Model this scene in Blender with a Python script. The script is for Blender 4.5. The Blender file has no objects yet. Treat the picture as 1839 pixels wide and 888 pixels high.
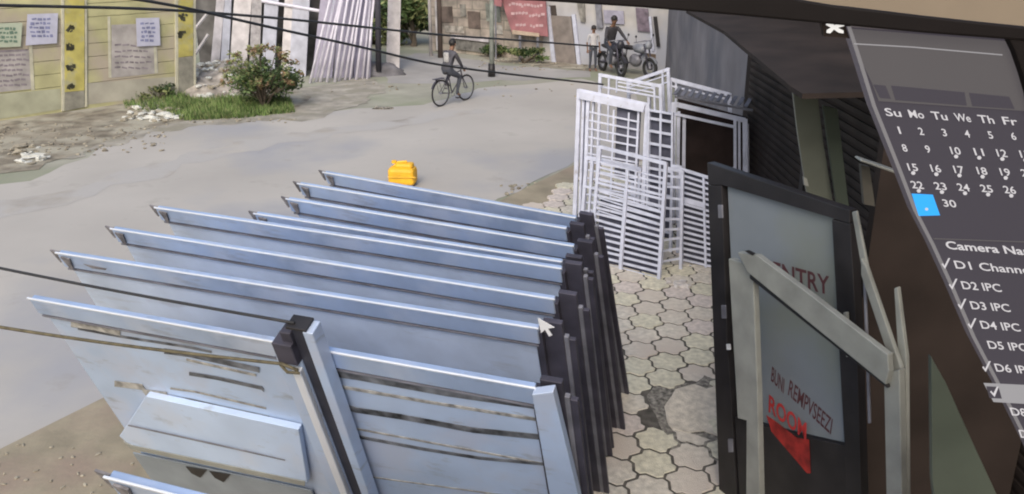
import bpy, bmesh, math, random
from mathutils import Vector, Matrix, noise
from mathutils.geometry import tessellate_polygon
R = math.radians
random.seed(7)
scene = bpy.context.scene
COL = scene.collection

# ------------------------------------------------------------ camera
H = 4.2
PITCH = R(18)
cd = bpy.data.cameras.new('camera')
cam = bpy.data.objects.new('camera', cd); COL.objects.link(cam)
cam.location = (0, 0, H); cam.rotation_euler = (R(90) - PITCH, 0, 0)
cd.sensor_width = 36; cd.lens = 36 * 1500 / 1839; cd.shift_y = -87 / 1839
cd.clip_start = 0.05; cd.clip_end = 600
scene.camera = cam
# ------------------------------------------------------------ sky, sun, exposure
w = bpy.data.worlds.new('World'); scene.world = w; w.use_nodes = True
nt = w.node_tree; bg = nt.nodes['Background']
sky = nt.nodes.new('ShaderNodeTexSky'); sky.sky_type = 'NISHITA'; sky.sun_disc = False
SUN_EL, SUN_AZ = R(42), R(-172)
sky.sun_elevation = SUN_EL; sky.sun_rotation = SUN_AZ
sky.air_density = 1.3; sky.dust_density = 4.0; sky.ozone_density = 1.0
nt.links.new(sky.outputs[0], bg.inputs[0]); bg.inputs[1].default_value = 0.15
ld = bpy.data.lights.new('sun', 'SUN'); ld.energy = 1.3; ld.angle = R(28); ld.color = (1, .97, .92)
sun = bpy.data.objects.new('sun', ld); COL.objects.link(sun)
sdir = Vector((math.sin(SUN_AZ) * math.cos(SUN_EL), math.cos(SUN_AZ) * math.cos(SUN_EL), math.sin(SUN_EL)))
sun.rotation_euler = sdir.to_track_quat('Z', 'Y').to_euler(); sun.location = (0, 0, 20)
scene.view_settings.view_transform = 'Standard'; scene.view_settings.look = 'None'
scene.view_settings.gamma = 1; scene.view_settings.exposure = 0.35
scene.view_settings.use_curve_mapping = False
scene.cycles.filter_width = 2.0

# ------------------------------------------------------------ helpers
def ray(x, y):
    dx = (x - 919.5) / 1500; dy = (y - 357) / 1500
    return Vector((dx, math.cos(PITCH) - dy * math.sin(PITCH), -(math.sin(PITCH) + dy * math.cos(PITCH))))
CAM = Vector((0, 0, H))
def G(x, y, z=0.0):                       # the point of the level z that a ray meets
    r = ray(x, y); return CAM + r * ((z - H) / r.z)
def D(x, y, Y):                           # the point at distance Y
    r = ray(x, y); return CAM + r * (Y / r.y)
def on(x, y, p0, n):                      # the point of a plane
    r = ray(x, y); return CAM + r * ((p0 - CAM).dot(n) / r.dot(n))

MATS = {}
def mat(name, c, rough=.7, metal=0., var=.12, scale=6., bump=.0, c2=None, c2amt=.5, c2scale=3., emit=None, estr=1., spec=.5, detail=6, grime=None):
    if name in MATS: return MATS[name]
    m = bpy.data.materials.new(name); m.use_nodes = True; t = m.node_tree; L = t.links
    b = t.nodes['Principled BSDF']
    b.inputs['Roughness'].default_value = rough; b.inputs['Metallic'].default_value = metal
    b.inputs['Specular IOR Level'].default_value = spec
    tc = t.nodes.new('ShaderNodeTexCoord')
    n = t.nodes.new('ShaderNodeTexNoise'); n.inputs['Scale'].default_value = scale; n.inputs['Detail'].default_value = detail
    L.new(tc.outputs['Object'], n.inputs['Vector'])
    rp = t.nodes.new('ShaderNodeValToRGB')
    lo = [max(0, v * (1 - var * 1.6)) for v in c]; hi = [min(1, v * (1 + var * 1.6)) for v in c]
    rp.color_ramp.elements[0].position = .3; rp.color_ramp.elements[1].position = .7
    rp.color_ramp.elements[0].color = (*lo, 1); rp.color_ramp.elements[1].color = (*hi, 1)
    L.new(n.outputs['Fac'], rp.inputs[0]); out = rp.outputs[0]
    if c2:
        n2 = t.nodes.new('ShaderNodeTexNoise'); n2.inputs['Scale'].default_value = c2scale; n2.inputs['Detail'].default_value = 5
        mp = t.nodes.new('ShaderNodeMapping'); mp.inputs['Location'].default_value = (3.1, 7.7, 1.3)
        L.new(tc.outputs['Object'], mp.inputs[0]); L.new(mp.outputs[0], n2.inputs['Vector'])
        r2 = t.nodes.new('ShaderNodeValToRGB'); r2.color_ramp.elements[0].position = .62 - c2amt * .3; r2.color_ramp.elements[1].position = .78 - c2amt * .3
        L.new(n2.outputs['Fac'], r2.inputs[0])
        mx = t.nodes.new('ShaderNodeMix'); mx.data_type = 'RGBA'
        L.new(r2.outputs[0], mx.inputs[0]); L.new(out, mx.inputs[6]); mx.inputs[7].default_value = (*c2, 1); out = mx.outputs[2]
    if grime:                             # (colour, stretch x y z, amount, threshold) streaks and stains of their own
        gc, gs, ga, gt = grime
        mg = t.nodes.new('ShaderNodeMapping'); mg.inputs['Scale'].default_value = gs; L.new(tc.outputs['Object'], mg.inputs[0])
        ng = t.nodes.new('ShaderNodeTexNoise'); ng.inputs['Scale'].default_value = 1; ng.inputs['Detail'].default_value = 9; ng.inputs['Roughness'].default_value = .65; L.new(mg.outputs[0], ng.inputs['Vector'])
        rg = t.nodes.new('ShaderNodeValToRGB'); rg.color_ramp.elements[0].position = gt; rg.color_ramp.elements[1].position = gt + .12; rg.color_ramp.elements[1].color = (ga, ga, ga, 1)
        L.new(ng.outputs['Fac'], rg.inputs[0]); mgx = t.nodes.new('ShaderNodeMix'); mgx.data_type = 'RGBA'
        L.new(rg.outputs[0], mgx.inputs[0]); L.new(out, mgx.inputs[6]); mgx.inputs[7].default_value = (*gc, 1); out = mgx.outputs[2]
    L.new(out, b.inputs['Base Color'])
    if bump:
        bp = t.nodes.new('ShaderNodeBump'); bp.inputs['Strength'].default_value = bump; bp.inputs['Distance'].default_value = .02
        n3 = t.nodes.new('ShaderNodeTexNoise'); n3.inputs['Scale'].default_value = scale * 5; n3.inputs['Detail'].default_value = 8
        L.new(tc.outputs['Object'], n3.inputs['Vector']); L.new(n3.outputs['Fac'], bp.inputs['Height']); L.new(bp.outputs[0], b.inputs['Normal'])
    if emit:
        b.inputs['Emission Color'].default_value = (*emit, 1); b.inputs['Emission Strength'].default_value = estr
    MATS[name] = m; return m

def tag(o, label=None, cat=None, group=None, kind=None):
    if label: o['label'] = label
    if cat: o['category'] = cat
    if group: o['group'] = group
    if kind: o['kind'] = kind
    return o
def empty(name, loc, label, cat, group=None):
    o = bpy.data.objects.new(name, None); COL.objects.link(o); o.location = loc
    o.empty_display_size = .1
    return tag(o, label, cat, group)

class MB:
    def __init__(s): s.v = []; s.f = []; s.m = []; s.cur = 0
    def add(s, vs, fs):
        k = len(s.v); s.v += [Vector(v) for v in vs]
        for f in fs: s.f.append([k + i for i in f]); s.m.append(s.cur)
        return s
    def box(s, o, ax, ay, az):            # corner and three edge vectors
        o = Vector(o); ax = Vector(ax); ay = Vector(ay); az = Vector(az)
        vs = [o, o + ax, o + ax + ay, o + ay, o + az, o + ax + az, o + ax + ay + az, o + ay + az]
        return s.add(vs, [(3, 2, 1, 0), (4, 5, 6, 7), (0, 1, 5, 4), (1, 2, 6, 5), (2, 3, 7, 6), (3, 0, 4, 7)])
    def cbox(s, c, sx, sy, sz, rz=0):
        c = Vector(c); a = Vector((math.cos(rz), math.sin(rz), 0)); b = Vector((-math.sin(rz), math.cos(rz), 0)); z = Vector((0, 0, 1))
        return s.box(c - a * sx / 2 - b * sy / 2 - z * sz / 2, a * sx, b * sy, z * sz)
    def bar(s, p, q, w_, t_, n):          # rectangular bar from p to q, width w_ across, thickness t_ along n
        p = Vector(p); q = Vector(q); d = (q - p); n = Vector(n).normalized()
        a = d.cross(n)
        if a.length < 1e-6: a = Vector((1, 0, 0))
        a.normalize()
        return s.box(p - a * w_ / 2 - n * t_ / 2, d, a * w_, n * t_)
    def prism(s, poly, th):               # polygon of 3d points extruded by vector th
        n = len(poly); poly = [Vector(p) for p in poly]; th = Vector(th)
        k = len(s.v); s.v += poly + [p + th for p in poly]
        tr = tessellate_polygon([poly])
        for t in tr:
            s.f.append([k + t[0], k + t[1], k + t[2]]); s.m.append(s.cur)
            s.f.append([k + n + t[2], k + n + t[1], k + n + t[0]]); s.m.append(s.cur)
        for i in range(n):
            j = (i + 1) % n; s.f.append([k + i, k + j, k + n + j, k + n + i]); s.m.append(s.cur)
        return s
    def tube(s, pts, r, seg=8, cap=True):
        pts = [Vector(p) for p in pts]; rs = r if isinstance(r, (list, tuple)) else [r] * len(pts)
        k = len(s.v)
        for i, p in enumerate(pts):
            d = (pts[min(i + 1, len(pts) - 1)] - pts[max(i - 1, 0)]).normalized()
            up = Vector((0, 0, 1)) if abs(d.z) < .9 else Vector((1, 0, 0))
            a = d.cross(up).normalized(); b = d.cross(a).normalized()
            for j in range(seg):
                t = 2 * math.pi * j / seg; s.v.append(p + (a * math.cos(t) + b * math.sin(t)) * rs[i])
        for i in range(len(pts) - 1):
            for j in range(seg):
                s.f.append([k + i * seg + j, k + i * seg + (j + 1) % seg, k + (i + 1) * seg + (j + 1) % seg, k + (i + 1) * seg + j]); s.m.append(s.cur)
        if cap:
            s.f.append([k + j for j in range(seg)]); s.m.append(s.cur)
            s.f.append([k + (len(pts) - 1) * seg + j for j in range(seg)][::-1]); s.m.append(s.cur)
        return s
    def ring(s, c, a, b, Rr, r, seg=28, k2=8):
        c = Vector(c); a = Vector(a).normalized(); b = Vector(b).normalized(); n = a.cross(b)
        k = len(s.v)
        for i in range(seg):
            t = 2 * math.pi * i / seg; d = a * math.cos(t) + b * math.sin(t)
            for j in range(k2):
                u = 2 * math.pi * j / k2; s.v.append(c + d * (Rr + r * math.cos(u)) + n * r * math.sin(u))
        for i in range(seg):
            for j in range(k2):
                s.f.append([k + i * k2 + j, k + ((i + 1) % seg) * k2 + j, k + ((i + 1) % seg) * k2 + (j + 1) % k2, k + i * k2 + (j + 1) % k2]); s.m.append(s.cur)
        return s
    def blob(s, c, rx, ry, rz, rough=.15, seg=12, rings=8, sd=0, rot=0):
        c = Vector(c); k = len(s.v)
        for i in range(rings + 1):
            th = math.pi * i / rings
            for j in range(seg):
                ph = 2 * math.pi * j / seg
                d = Vector((math.sin(th) * math.cos(ph), math.sin(th) * math.sin(ph), math.cos(th)))
                f = 1 + rough * 2 * noise.noise(d * 1.7 + Vector((sd * 3.3, sd, 0)))
                q = Vector((d.x * rx * f, d.y * ry * f, d.z * rz * f)); q.rotate(Matrix.Rotation(rot, 3, 'Z'))
                s.v.append(c + q)
        for i in range(rings):
            for j in range(seg):
                s.f.append([k + i * seg + j, k + (i + 1) * seg + j, k + (i + 1) * seg + (j + 1) % seg, k + i * seg + (j + 1) % seg]); s.m.append(s.cur)
        return s
    def build(s, name, mats, parent=None, bevel=0, smooth=False):
        me = bpy.data.meshes.new(name)
        org = parent_loc(parent)
        if parent is None:
            xs = [v.x for v in s.v]; ys = [v.y for v in s.v]; zs = [v.z for v in s.v]
            org = Vector(((min(xs) + max(xs)) / 2, (min(ys) + max(ys)) / 2, min(zs)))
        me.from_pydata([tuple(v - org) for v in s.v], [], s.f)
        if not isinstance(mats, (list, tuple)): mats = [mats]
        for m in mats: me.materials.append(m)
        me.polygons.foreach_set('material_index', s.m)
        bm = bmesh.new(); bm.from_mesh(me)
        bmesh.ops.remove_doubles(bm, verts=bm.verts, dist=1e-5) if smooth else None
        bmesh.ops.recalc_face_normals(bm, faces=bm.faces); bm.to_mesh(me); bm.free()
        if smooth: me.polygons.foreach_set('use_smooth', [True] * len(me.polygons))
        o = bpy.data.objects.new(name, me); COL.objects.link(o)
        if parent is None: o.location = org
        else: o.parent = parent
        if bevel:
            b = o.modifiers.new('bevel', 'BEVEL'); b.width = bevel; b.segments = 2; b.limit_method = 'ANGLE'
        return o
def parent_loc(p):
    v = Vector((0, 0, 0))
    while p is not None: v += Vector(p.location); p = p.parent
    return v
UP = Vector((0, 0, 1))

# ------------------------------------------------------------ materials
M_dirt = mat('pale dirt', (.29, .285, .235), .95, var=.16, scale=.8, bump=.5, c2=(.235, .25, .18), c2amt=.5, c2scale=.5)
M_soil = mat('brown soil', (.20, .175, .135), .95, var=.3, scale=2.5, bump=.8, c2=(.33, .31, .25), c2amt=.6, c2scale=1.5)
M_road = mat('concrete road', (.39, .368, .34), .85, var=.07, scale=.35, bump=.5, c2=(.31, .31, .325), c2amt=.5, c2scale=.35, grime=((.25, .235, .205), (1.4, 1.4, 1), .45, .58))
M_lane = mat('grey lane', (.30, .29, .28), .9, var=.12, scale=.7, bump=.3)
M_joint = mat('dark sandy joint', (.085, .078, .068), .95, var=.3, scale=12, bump=.4)
M_paver = mat('cream paver', (.56, .52, .45), .85, var=.14, scale=18, bump=.5, grime=((.16, .15, .12), (6, 6, 1), .25, .62), c2=(.52, .46, .40), c2amt=.5, c2scale=.8)
M_grime = mat('dark grime', (.21, .195, .17), .9, var=.5, scale=25, bump=.8)
M_conc = mat('pale concrete patch', (.56, .51, .43), .9, var=.15, scale=14, bump=.6)
M_apron = mat('tan apron', (.27, .235, .17), .9, var=.14, scale=2.5, bump=.4, c2=(.26, .205, .16), c2amt=.5, c2scale=1.2)
M_steel = mat('galvanised steel', (.45, .56, .76), .36, .55, var=.14, scale=1.6, bump=.10, c2=(.58, .66, .82), c2amt=.5, c2scale=2.5, grime=((.33, .36, .42), (2, 2, 9), .55, .56))
M_sheetlit = mat('lit blue steel sheet', (.57, .66, .81), .40, .35, var=.14, scale=1.6, bump=.10, grime=((.42, .46, .52), (2, 2, 9), .5, .56))  # brighter copy of the steel, light put into colour against the neighbour's shade
M_sheet = mat('pale steel sheet', (.44, .54, .71), .45, .25, var=.08, scale=1.8, bump=.12, c2=(.47, .53, .66), c2amt=.45, c2scale=3, grime=((.28, .29, .30), (3, 3, 12), .6, .57))
M_lip = mat('highlit folded steel', (.80, .83, .88), .35, .4, var=.04, scale=3)  # near-white colour carries the light caught by the folded lips
M_dark = mat('dark grey steel', (.062, .058, .078), .55, .3, var=.2, scale=5)
M_dgrey = mat('mid grey steel', (.21, .21, .24), .55, .3, var=.2, scale=5)
M_ear = mat('weathered end plate', (.16, .15, .155), .7, .2, var=.35, scale=20)
M_slot = mat('slot shadow steel', (.10, .105, .115), .8, .1, var=.6, scale=9)
M_rust = mat('stained strip', (.30, .29, .27), .8, .1, var=.4, scale=14)
M_gate = mat('white gate paint', (.52, .54, .64), .45, .1, var=.08, scale=8, grime=((.24, .20, .17), (9, 9, 5), .7, .62))
M_black = mat('black frame', (.018, .016, .017), .5, 0, var=.25, scale=4)
M_brown = mat('dark brown shop', (.030, .022, .019), .85, 0, spec=.2, var=.25, scale=1.5)
M_glass = mat('frosted glass film', (.20, .225, .25), .40, 0, var=.08, scale=1.2, c2=(.20, .22, .20), c2amt=.5, c2scale=.9)
M_green = mat('greenish glass', (.075, .09, .072), .35, 0, var=.12, scale=2)
M_greyp = mat('grey bar paint', (.28, .285, .26), .5, .2, var=.10, scale=6)
M_plaster = mat('grey plaster', (.19, .18, .195), .9, 0, var=.12, scale=1.1, bump=.3, c2=(.12, .12, .14), c2amt=.5, c2scale=.6)
M_screen = mat('screen dark', (.015, .015, .018), .35, 0, var=.02, spec=.12, emit=(.044, .038, .047), estr=1.0)
M_screen2 = mat('screen grey', (.02, .02, .02), .35, 0, var=.02, spec=.15, emit=(.075, .067, .070), estr=1.0)
M_screen3 = mat('screen row', (.02, .02, .02), .35, 0, var=.02, emit=(.27, .26, .27), estr=1.0)
M_txt = mat('screen letters', (.1, .1, .1), .4, 0, var=.01, emit=(.44, .42, .44), estr=1.0)
M_blue = mat('screen blue', (.01, .05, .1), .4, 0, var=.01, emit=(.02, .33, .83), estr=1.0)
M_bezel = mat('monitor bezel plastic', (.008, .006, .006), .6, 0, var=.1, scale=6, spec=.15)
M_beige = mat('beige room wall', (.23, .185, .135), .9, 0, var=.06, scale=2, bump=.1)
M_red = mat('red lettering', (.40, .03, .03), .6, var=.1)
M_maroon = mat('maroon lettering', (.085, .03, .035), .6, var=.1)
M_redglow = mat('red glow sheet', (.26, .018, .015), .6, var=.4, scale=9)
M_cable = mat('black cable', (.02, .02, .022), .6, var=.1)
M_rope = mat('dusty brown cable', (.10, .085, .05), .8, var=.25, scale=20)

def jitter(poly, step=.5, amp=.12, sd=0):
    out = []
    for i in range(len(poly)):
        a = Vector(poly[i]); b = Vector(poly[(i + 1) % len(poly)]); n = max(1, int((b - a).length / step))
        d = (b - a).normalized() if (b - a).length else Vector((1, 0, 0)); nn = Vector((-d.y, d.x, 0))
        for k in range(n):
            p = a.lerp(b, k / n); q = p * 1.3 + Vector((sd, 0, 0))
            out.append(p + nn * amp * (noise.noise(q) + .6 * noise.noise(q * 3.1)))
    return out
def sheet(name, poly, z, m, step=.5, amp=.12, sd=0):
    p = [Vector((v[0], v[1], z)) for v in jitter([Vector((v[0], v[1], 0)) for v in poly], step, amp, sd)]
    mb = MB(); tr = tessellate_polygon([p]); mb.add(p, [tuple(t) for t in tr])
    o = mb.build(name, m); return tag(o, kind='structure')

# ------------------------------------------------------------ ground and road
mb = MB(); mb.add([(-150, -60, 0), (150, -60, 0), (150, 260, 0), (-150, 260, 0)], [(0, 1, 2, 3)])
tag(mb.build('ground', M_dirt), kind='structure')
g = lambda x, y: G(x, y)
sheet('road', [(-40, 6), (-22, 9), g(-150, 345), g(60, 326), g(150, 284), g(240, 243), g(340, 222), g(430, 214), g(530, 209), g(640, 196),
               g(760, 189), g(860, 160), g(960, 150), g(1045, 142), (3.3, 22), (3.0, 15.2), (1.3, 15.3), (.1, 13.3), (-4.35, 6.0), (-9, -3), (-40, -3)], .006, M_road, .5, .16, 3)
sheet('side_lane', [g(690, 150), g(700, 118), g(745, 96), g(800, 98), g(900, 118), g(1060, 128), g(1060, 139), g(900, 146), g(780, 152)], .004, M_lane, .6, .2, 5)
sheet('soil_verge', [(-34, 9), (-13.2, 17.4), g(0, 212), g(345, 164), g(430, 140), g(520, 152), g(560, 175), g(525, 206), g(420, 212), g(340, 219), g(235, 238), g(150, 272), g(70, 306), g(-100, 325), (-26, 9.4)], .010, M_soil, .35, .25, 9)
M_mixd = mat('dusty edge', (.30, .28, .24), .95, var=.2, scale=2.5, bump=.6, c2=(.24, .225, .18), c2amt=.5, c2scale=2)
sheet('dusty_shoulder', [(-34, 8.2), (-13.2, 15.8), g(0, 300), g(100, 298), g(235, 252), g(340, 231), g(440, 222), g(560, 214), g(640, 192), g(700, 160), g(660, 140), g(520, 160), g(400, 200), g(200, 230), g(0, 270), (-26, 9.4)], .0095, M_mixd, .22, .42, 19)
sheet('tyre_dust', [g(-80, 380), g(150, 330), g(420, 255), g(700, 215), g(860, 196), g(870, 204), g(720, 228), g(440, 272), g(170, 352), g(-80, 410)], .0085, mat('pale dust', (.36, .335, .30), .95, var=.15, scale=1.2, bump=.4, c2=(.375, .36, .345), c2amt=.9, c2scale=1.1), .25, .45, 23)
sheet('far_verge', [g(850, 96), g(870, 92), g(980, 104), g(1100, 112), g(1100, 130), g(980, 122), g(880, 108)], .008, M_soil, .5, .25, 11)
# shop apron, a real step above the road
ap = [(-4.25, 6.05), (.2, 13.3), (1.35, 15.1), (3.5, 15.1), (3.5, -1), (-9.0, -1), (-8.7, -1.2)]
ap = [Vector((x, y, 0)) for x, y in [(-4.25, 6.05), (.2, 13.3), (1.35, 15.1), (3.5, 15.1), (3.5, -2), (-9.1, -2)]]
tag(MB().prism(ap, (0, 0, .05)).build('shop_apron', M_apron), kind='structure')

# hexagonal pavers with bulging sides
def paving():
    mb = MB(); top = .092; ang = R(-14); S = .335
    ca, sa = math.cos(ang), math.sin(ang)
    def wv(p, q, n=4):                    # wavy edge, same curve whichever tile draws it
        a, b = (p, q) if (round(p.x, 4), round(p.y, 4)) < (round(q.x, 4), round(q.y, 4)) else (q, p)
        d = b - a; nn = Vector((-d.y, d.x, 0)); pts = [a + d * t + nn * .10 * math.sin(2 * math.pi * t) for t in [i / n for i in range(n + 1)]]
        if a is not p: pts = pts[::-1]
        return pts[:-1]
    r = S / math.sqrt(3) * 1.02; joint = MB()
    for i in range(-20, 26):
        for j in range(-22, 26):
            cx = i * 1.5 * r; cy = (j + .5 * (i % 2)) * math.sqrt(3) * r
            wx = 1.8 + cx * ca - cy * sa; wy = 8.4 + cx * sa + cy * ca
            if not (-.2 < wx < 3.3 and 3.5 < wy < 14.8): continue
            if wx < (wy - 12.1) * .62 + .1: continue
            qx, qy = wx - 1.58, wy - 6.62     # broken spot
            if (qx / .40) ** 2 + (qy / .44) ** 2 < 1: continue
            cs = [Vector((cx + r * math.cos(R(60 * k)), cy + r * math.sin(R(60 * k)), 0)) for k in range(6)]
            pts = []
            for k in range(6): pts += wv(cs[k], cs[(k + 1) % 6])
            c = Vector((cx, cy, 0)); dz = random.uniform(-.004, .004); tx, ty = random.uniform(-.012, .012), random.uniform(-.012, .012)
            def T(p, f, z):
                q = c + (p - c) * f; return Vector((1.8 + q.x * ca - q.y * sa, 8.4 + q.x * sa + q.y * ca, z + dz + (q.x - cx) * tx + (q.y - cy) * ty))
            n = len(pts); a = [T(p, .945, .052) for p in pts]; b = [T(p, .935, top - .008) for p in pts]; e = [T(p, .90, top) for p in pts]
            k = len(mb.v); mb.v += a + b + e
            mb.cur = random.choice((0, 0, 0, 1, 1, 2))
            for s_ in (0, 1):
                for q in range(n):
                    mb.f.append([k + s_ * n + q, k + s_ * n + (q + 1) % n, k + (s_ + 1) * n + (q + 1) % n, k + (s_ + 1) * n + q]); mb.m.append(mb.cur)
            mb.f.append([k + 2 * n + q for q in range(n)]); mb.m.append(mb.cur)
    m2 = mat('yellowish paver', (.56, .53, .42), .85, var=.14, scale=18, bump=.5, grime=((.16, .15, .12), (6, 6, 1), .25, .62))
    m3 = mat('pinkish paver', (.54, .48, .44), .85, var=.14, scale=18, bump=.5, grime=((.16, .15, .12), (6, 6, 1), .25, .62))
    tag(mb.build('pavement', [M_paver, m2, m3]), kind='structure')
    sheet('paving_bed', [(.1, 3.4), (3.45, 3.4), (3.45, 14.7), (2.0, 14.7), (.6, 12.4), (.1, 11.9)], .085, M_joint, .4, .02)
paving()
sheet('grime_patch', [G(1160, 712, .08), G(1190, 682, .08), G(1240, 690, .08), G(1262, 664, .08), G(1304, 690, .08), G(1312, 830, .08), G(1270, 818, .08), G(1205, 808, .08), G(1178, 775, .08)], .0885, M_grime, .08, .08, 2)
mb = MB(); pp = jitter([G(x, y, 0) for x, y in [(1196, 748), (1214, 716), (1246, 706), (1270, 716), (1300, 704), (1322, 760), (1312, 806), (1262, 790), (1232, 796), (1206, 786)]], .06, .05, 5)
pp = [Vector((p.x, p.y, .083)) for p in pp]
tag(MB().prism(pp, (0, 0, .012)).build('concrete_patch', M_conc), kind='structure')

# ------------------------------------------------------------ steel door panels stack
TOP = 2.05
SP = 'steel sheet panels leaning in a row'
def panel(L, Rr, label, near=False, ears=True, n_jamb=True):
    L = Vector(L); Rr = Vector(Rr); u = (Rr - L).normalized(); n = Vector((-u.y, u.x, 0)); W = (Rr - L).length
    d = (-UP + n * .40); d.normalize(); f = d.cross(u).normalized()   # f: face normal toward the viewer
    if f.y > 0: f = -f
    LEN = (TOP - .055) / -d.z
    root = empty('sheet_partition', (*(L.lerp(Rr, .5) + d * LEN).xy, .05), label, 'steel panel', SP)
    P = lambda s, t, o=0: L + u * s + d * t + f * o          # along, down, out
    MB().box(P(.10, .09, -.02), u * (W - .12), d * (LEN - .09), f * .02).build('sheet', M_sheet if near else M_sheetlit, root, .003)
    b = MB().box(P(.07, .012, -.02), u * (W - .07), d * .125, f * .045)
    b.build('top_beam', M_steel, root, .006)
    MB().box(P(.06, -.004, .018), u * (W - .05), d * .013, f * .012).build('beam_lip', M_lip, root, .003)
    MB().box(P(.08, .155, 0), u * (W - .09), d * .012, f * .02).build('gap_shadow', M_dgrey, root)  # dark strip painted in for the gap shadow under the beam
    if ears:
        for s0, dn, oo in ((0, .0, .0), (.105, .025, .028)):
            MB().prism([P(s0, dn, oo), P(s0 + .075, dn + .008, oo), P(s0 + .058, dn + .10, oo), P(s0 + .035, dn + .115, oo)], f * .012).build('end_bracket', M_ear, root)
    if n_jamb:
        for s0, wd, tp, dep, m in ((-.025, .045, .05, .065, M_dark), (.02, .115, -.02, .035, M_dark), (.135, .028, .09, .03, M_dgrey), (.163, .04, .11, .028, M_dark)):
            MB().box(P(W + s0, tp, -.05), u * wd, d * (LEN - tp), f * dep).build('side_jamb', m, root, .004)
    return root, P, u, d, f, W, LEN
rows = [((-1.80, 7.49), (.50, 6.18), 'shorter steel panel farthest from the camera in the leaning row'),
        ((-1.95, 7.13), (.41, 5.94), 'second farthest of the shorter steel panels, just before the farthest one'),
        ((-1.94, 6.69), (.44, 5.57), 'shorter steel panel with wide blue band, third from the far end of the row'),
        ((-2.10, 6.31), (.34, 5.28), 'nearest of the four shorter steel panels, tight against the first long one'),
        ((-2.95, 6.46), (.33, 5.16), 'farthest of the three long steel panels, reaching past the short ones on the left'),
        ((-3.08, 5.96), (.26, 4.68), 'middle one of the three long steel panels'),
        ((-3.24, 5.47), (.15, 4.29), 'long steel panel with stained left corner, crossed by the thin black cable')]
last = None
for a, b, lab in rows:
    last = panel((*a, TOP), (*b, TOP), lab)
# mouse pointer of the screen, added as a white pointer shape at the end of the last long panel
r7, P, u, d, f, W, LEN = last
p0 = P(W, 0, .10)
pp = [on(x, y, p0, f) for x, y in [(966, 571), (996, 588), (984, 590), (992, 602), (986, 604), (979, 592), (972, 598)]]
MB().prism(pp, f * .003).build('mouse_pointer', mat('white pointer shape', (.8, .8, .82), .6, var=.02), r7)
# stain on the left corner
MB().prism([P(.32, .035, .056), P(.52, .045, .056), P(.50, .062, .056), P(.38, .066, .056)], f * .002).build('stain', M_ear, r7)

# nearest wide panel with slots
L8, R8 = G(40, 528, TOP), G(961, 690, TOP)
r8, P, u, d, f, W, LEN = panel(L8, R8, 'nearest wide steel panel with dark slots, box ledge and pale side post', near=True, ears=False)
pl0 = P(0, 0, .004)
Q = lambda x, y, o=0: on(x, y, P(0, 0, o), f)
def strip(pts, th, m, name='slot', o=.003, dep=.003):
    pts = [(x, y) for x, y in pts]
    poly = [Q(x, y, o) for x, y in pts] + [Q(x, y + th, o) for x, y in reversed(pts)]
    MB().prism(poly, f * dep).build(name, m, r8)
strip([(140, 588), (215, 602), (330, 620), (380, 630)], 4, M_slot)
strip([(128, 576), (170, 582), (216, 592)], 11, M_rust, 'scrape')
strip([(295, 626), (340, 632), (466, 660)], 9, M_slot)
strip([(335, 644), (460, 672)], 4, M_rust, 'scrape')
strip([(340, 668), (390, 676), (470, 694), (474, 698)], 6, M_slot)
strip([(206, 684), (255, 690), (262, 700), (300, 705)], 10, M_rust, 'scrape')
strip([(306, 696), (350, 702), (478, 732)], 3, M_rust, 'scrape')
strip([(300, 712), (340, 716), (400, 730), (484, 748)], 7, M_slot)
strip([(590, 664), (640, 671), (700, 682), (800, 700), (966, 724)], 11, M_slot)
strip([(600, 690), (760, 718), (970, 752)], 5, M_rust, 'scrape')
strip([(608, 722), (640, 732), (720, 744), (850, 768), (976, 781)], 9, M_slot)
strip([(615, 764), (980, 832)], 3, M_rust, 'scrape')
strip([(622, 778), (760, 804), (860, 820), (988, 832)], 5, M_slot)
strip([(640, 852), (990, 900)], 2, M_rust, 'scrape')
# pale stile at the right end
MB().prism([Q(960, 695, .012), Q(998, 690, .012), Q(1048, 900, .012), Q(1070, 1000, .012), Q(1020, 1000, .012), Q(990, 870, .012)], f * .05).build('stile', M_sheet, r8, .006)
# box ledge low on the left
fr = [Q(262, 712, .05), Q(214, 784, .07), Q(232, 800, .07), Q(552, 868, .07), Q(536, 772, .05)]
MB().prism(fr, f * -.045).build('box_ledge', mat('pale box steel', (.47, .57, .74), .5, .2, var=.06, scale=2, c2=(.50, .57, .70), c2amt=.4, bump=.1, grime=((.32, .34, .36), (5, 5, 9), .5, .58)), r8, .006)
MB().prism([Q(230, 763, .073), Q(300, 778, .073), Q(400, 800, .073), Q(512, 826, .073), Q(512, 827.5, .073), Q(230, 765, .073)], f * .002).build('crease', M_dgrey, r8)
MB().prism([Q(222, 792, .072), Q(236, 806, .072), Q(548, 872, .072), Q(548, 864, .072), Q(236, 799, .072)], f * .006).build('ledge_edge', M_greyp, r8)
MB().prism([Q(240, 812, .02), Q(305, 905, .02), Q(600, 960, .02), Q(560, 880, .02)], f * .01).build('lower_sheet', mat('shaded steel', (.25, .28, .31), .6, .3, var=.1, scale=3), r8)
for c in ((350, 842), (392, 850)):
    x, y = c
    MB().prism([Q(x - 16, y - 4, .034), Q(x + 22, y + 2, .034), Q(x + 10, y + 16, .034), Q(x - 6, y + 8, .034)], f * .003).build('cut_hole', M_black, r8)
# left edge tear of sheet
# panel just entering at the bottom left
a9 = G(172, 842, TOP)
panel(a9, a9 + Vector((math.cos(R(-19)), math.sin(R(-19)), 0)) * 3.3, 'dark blue steel panel entering at the bottom left corner')

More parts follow.
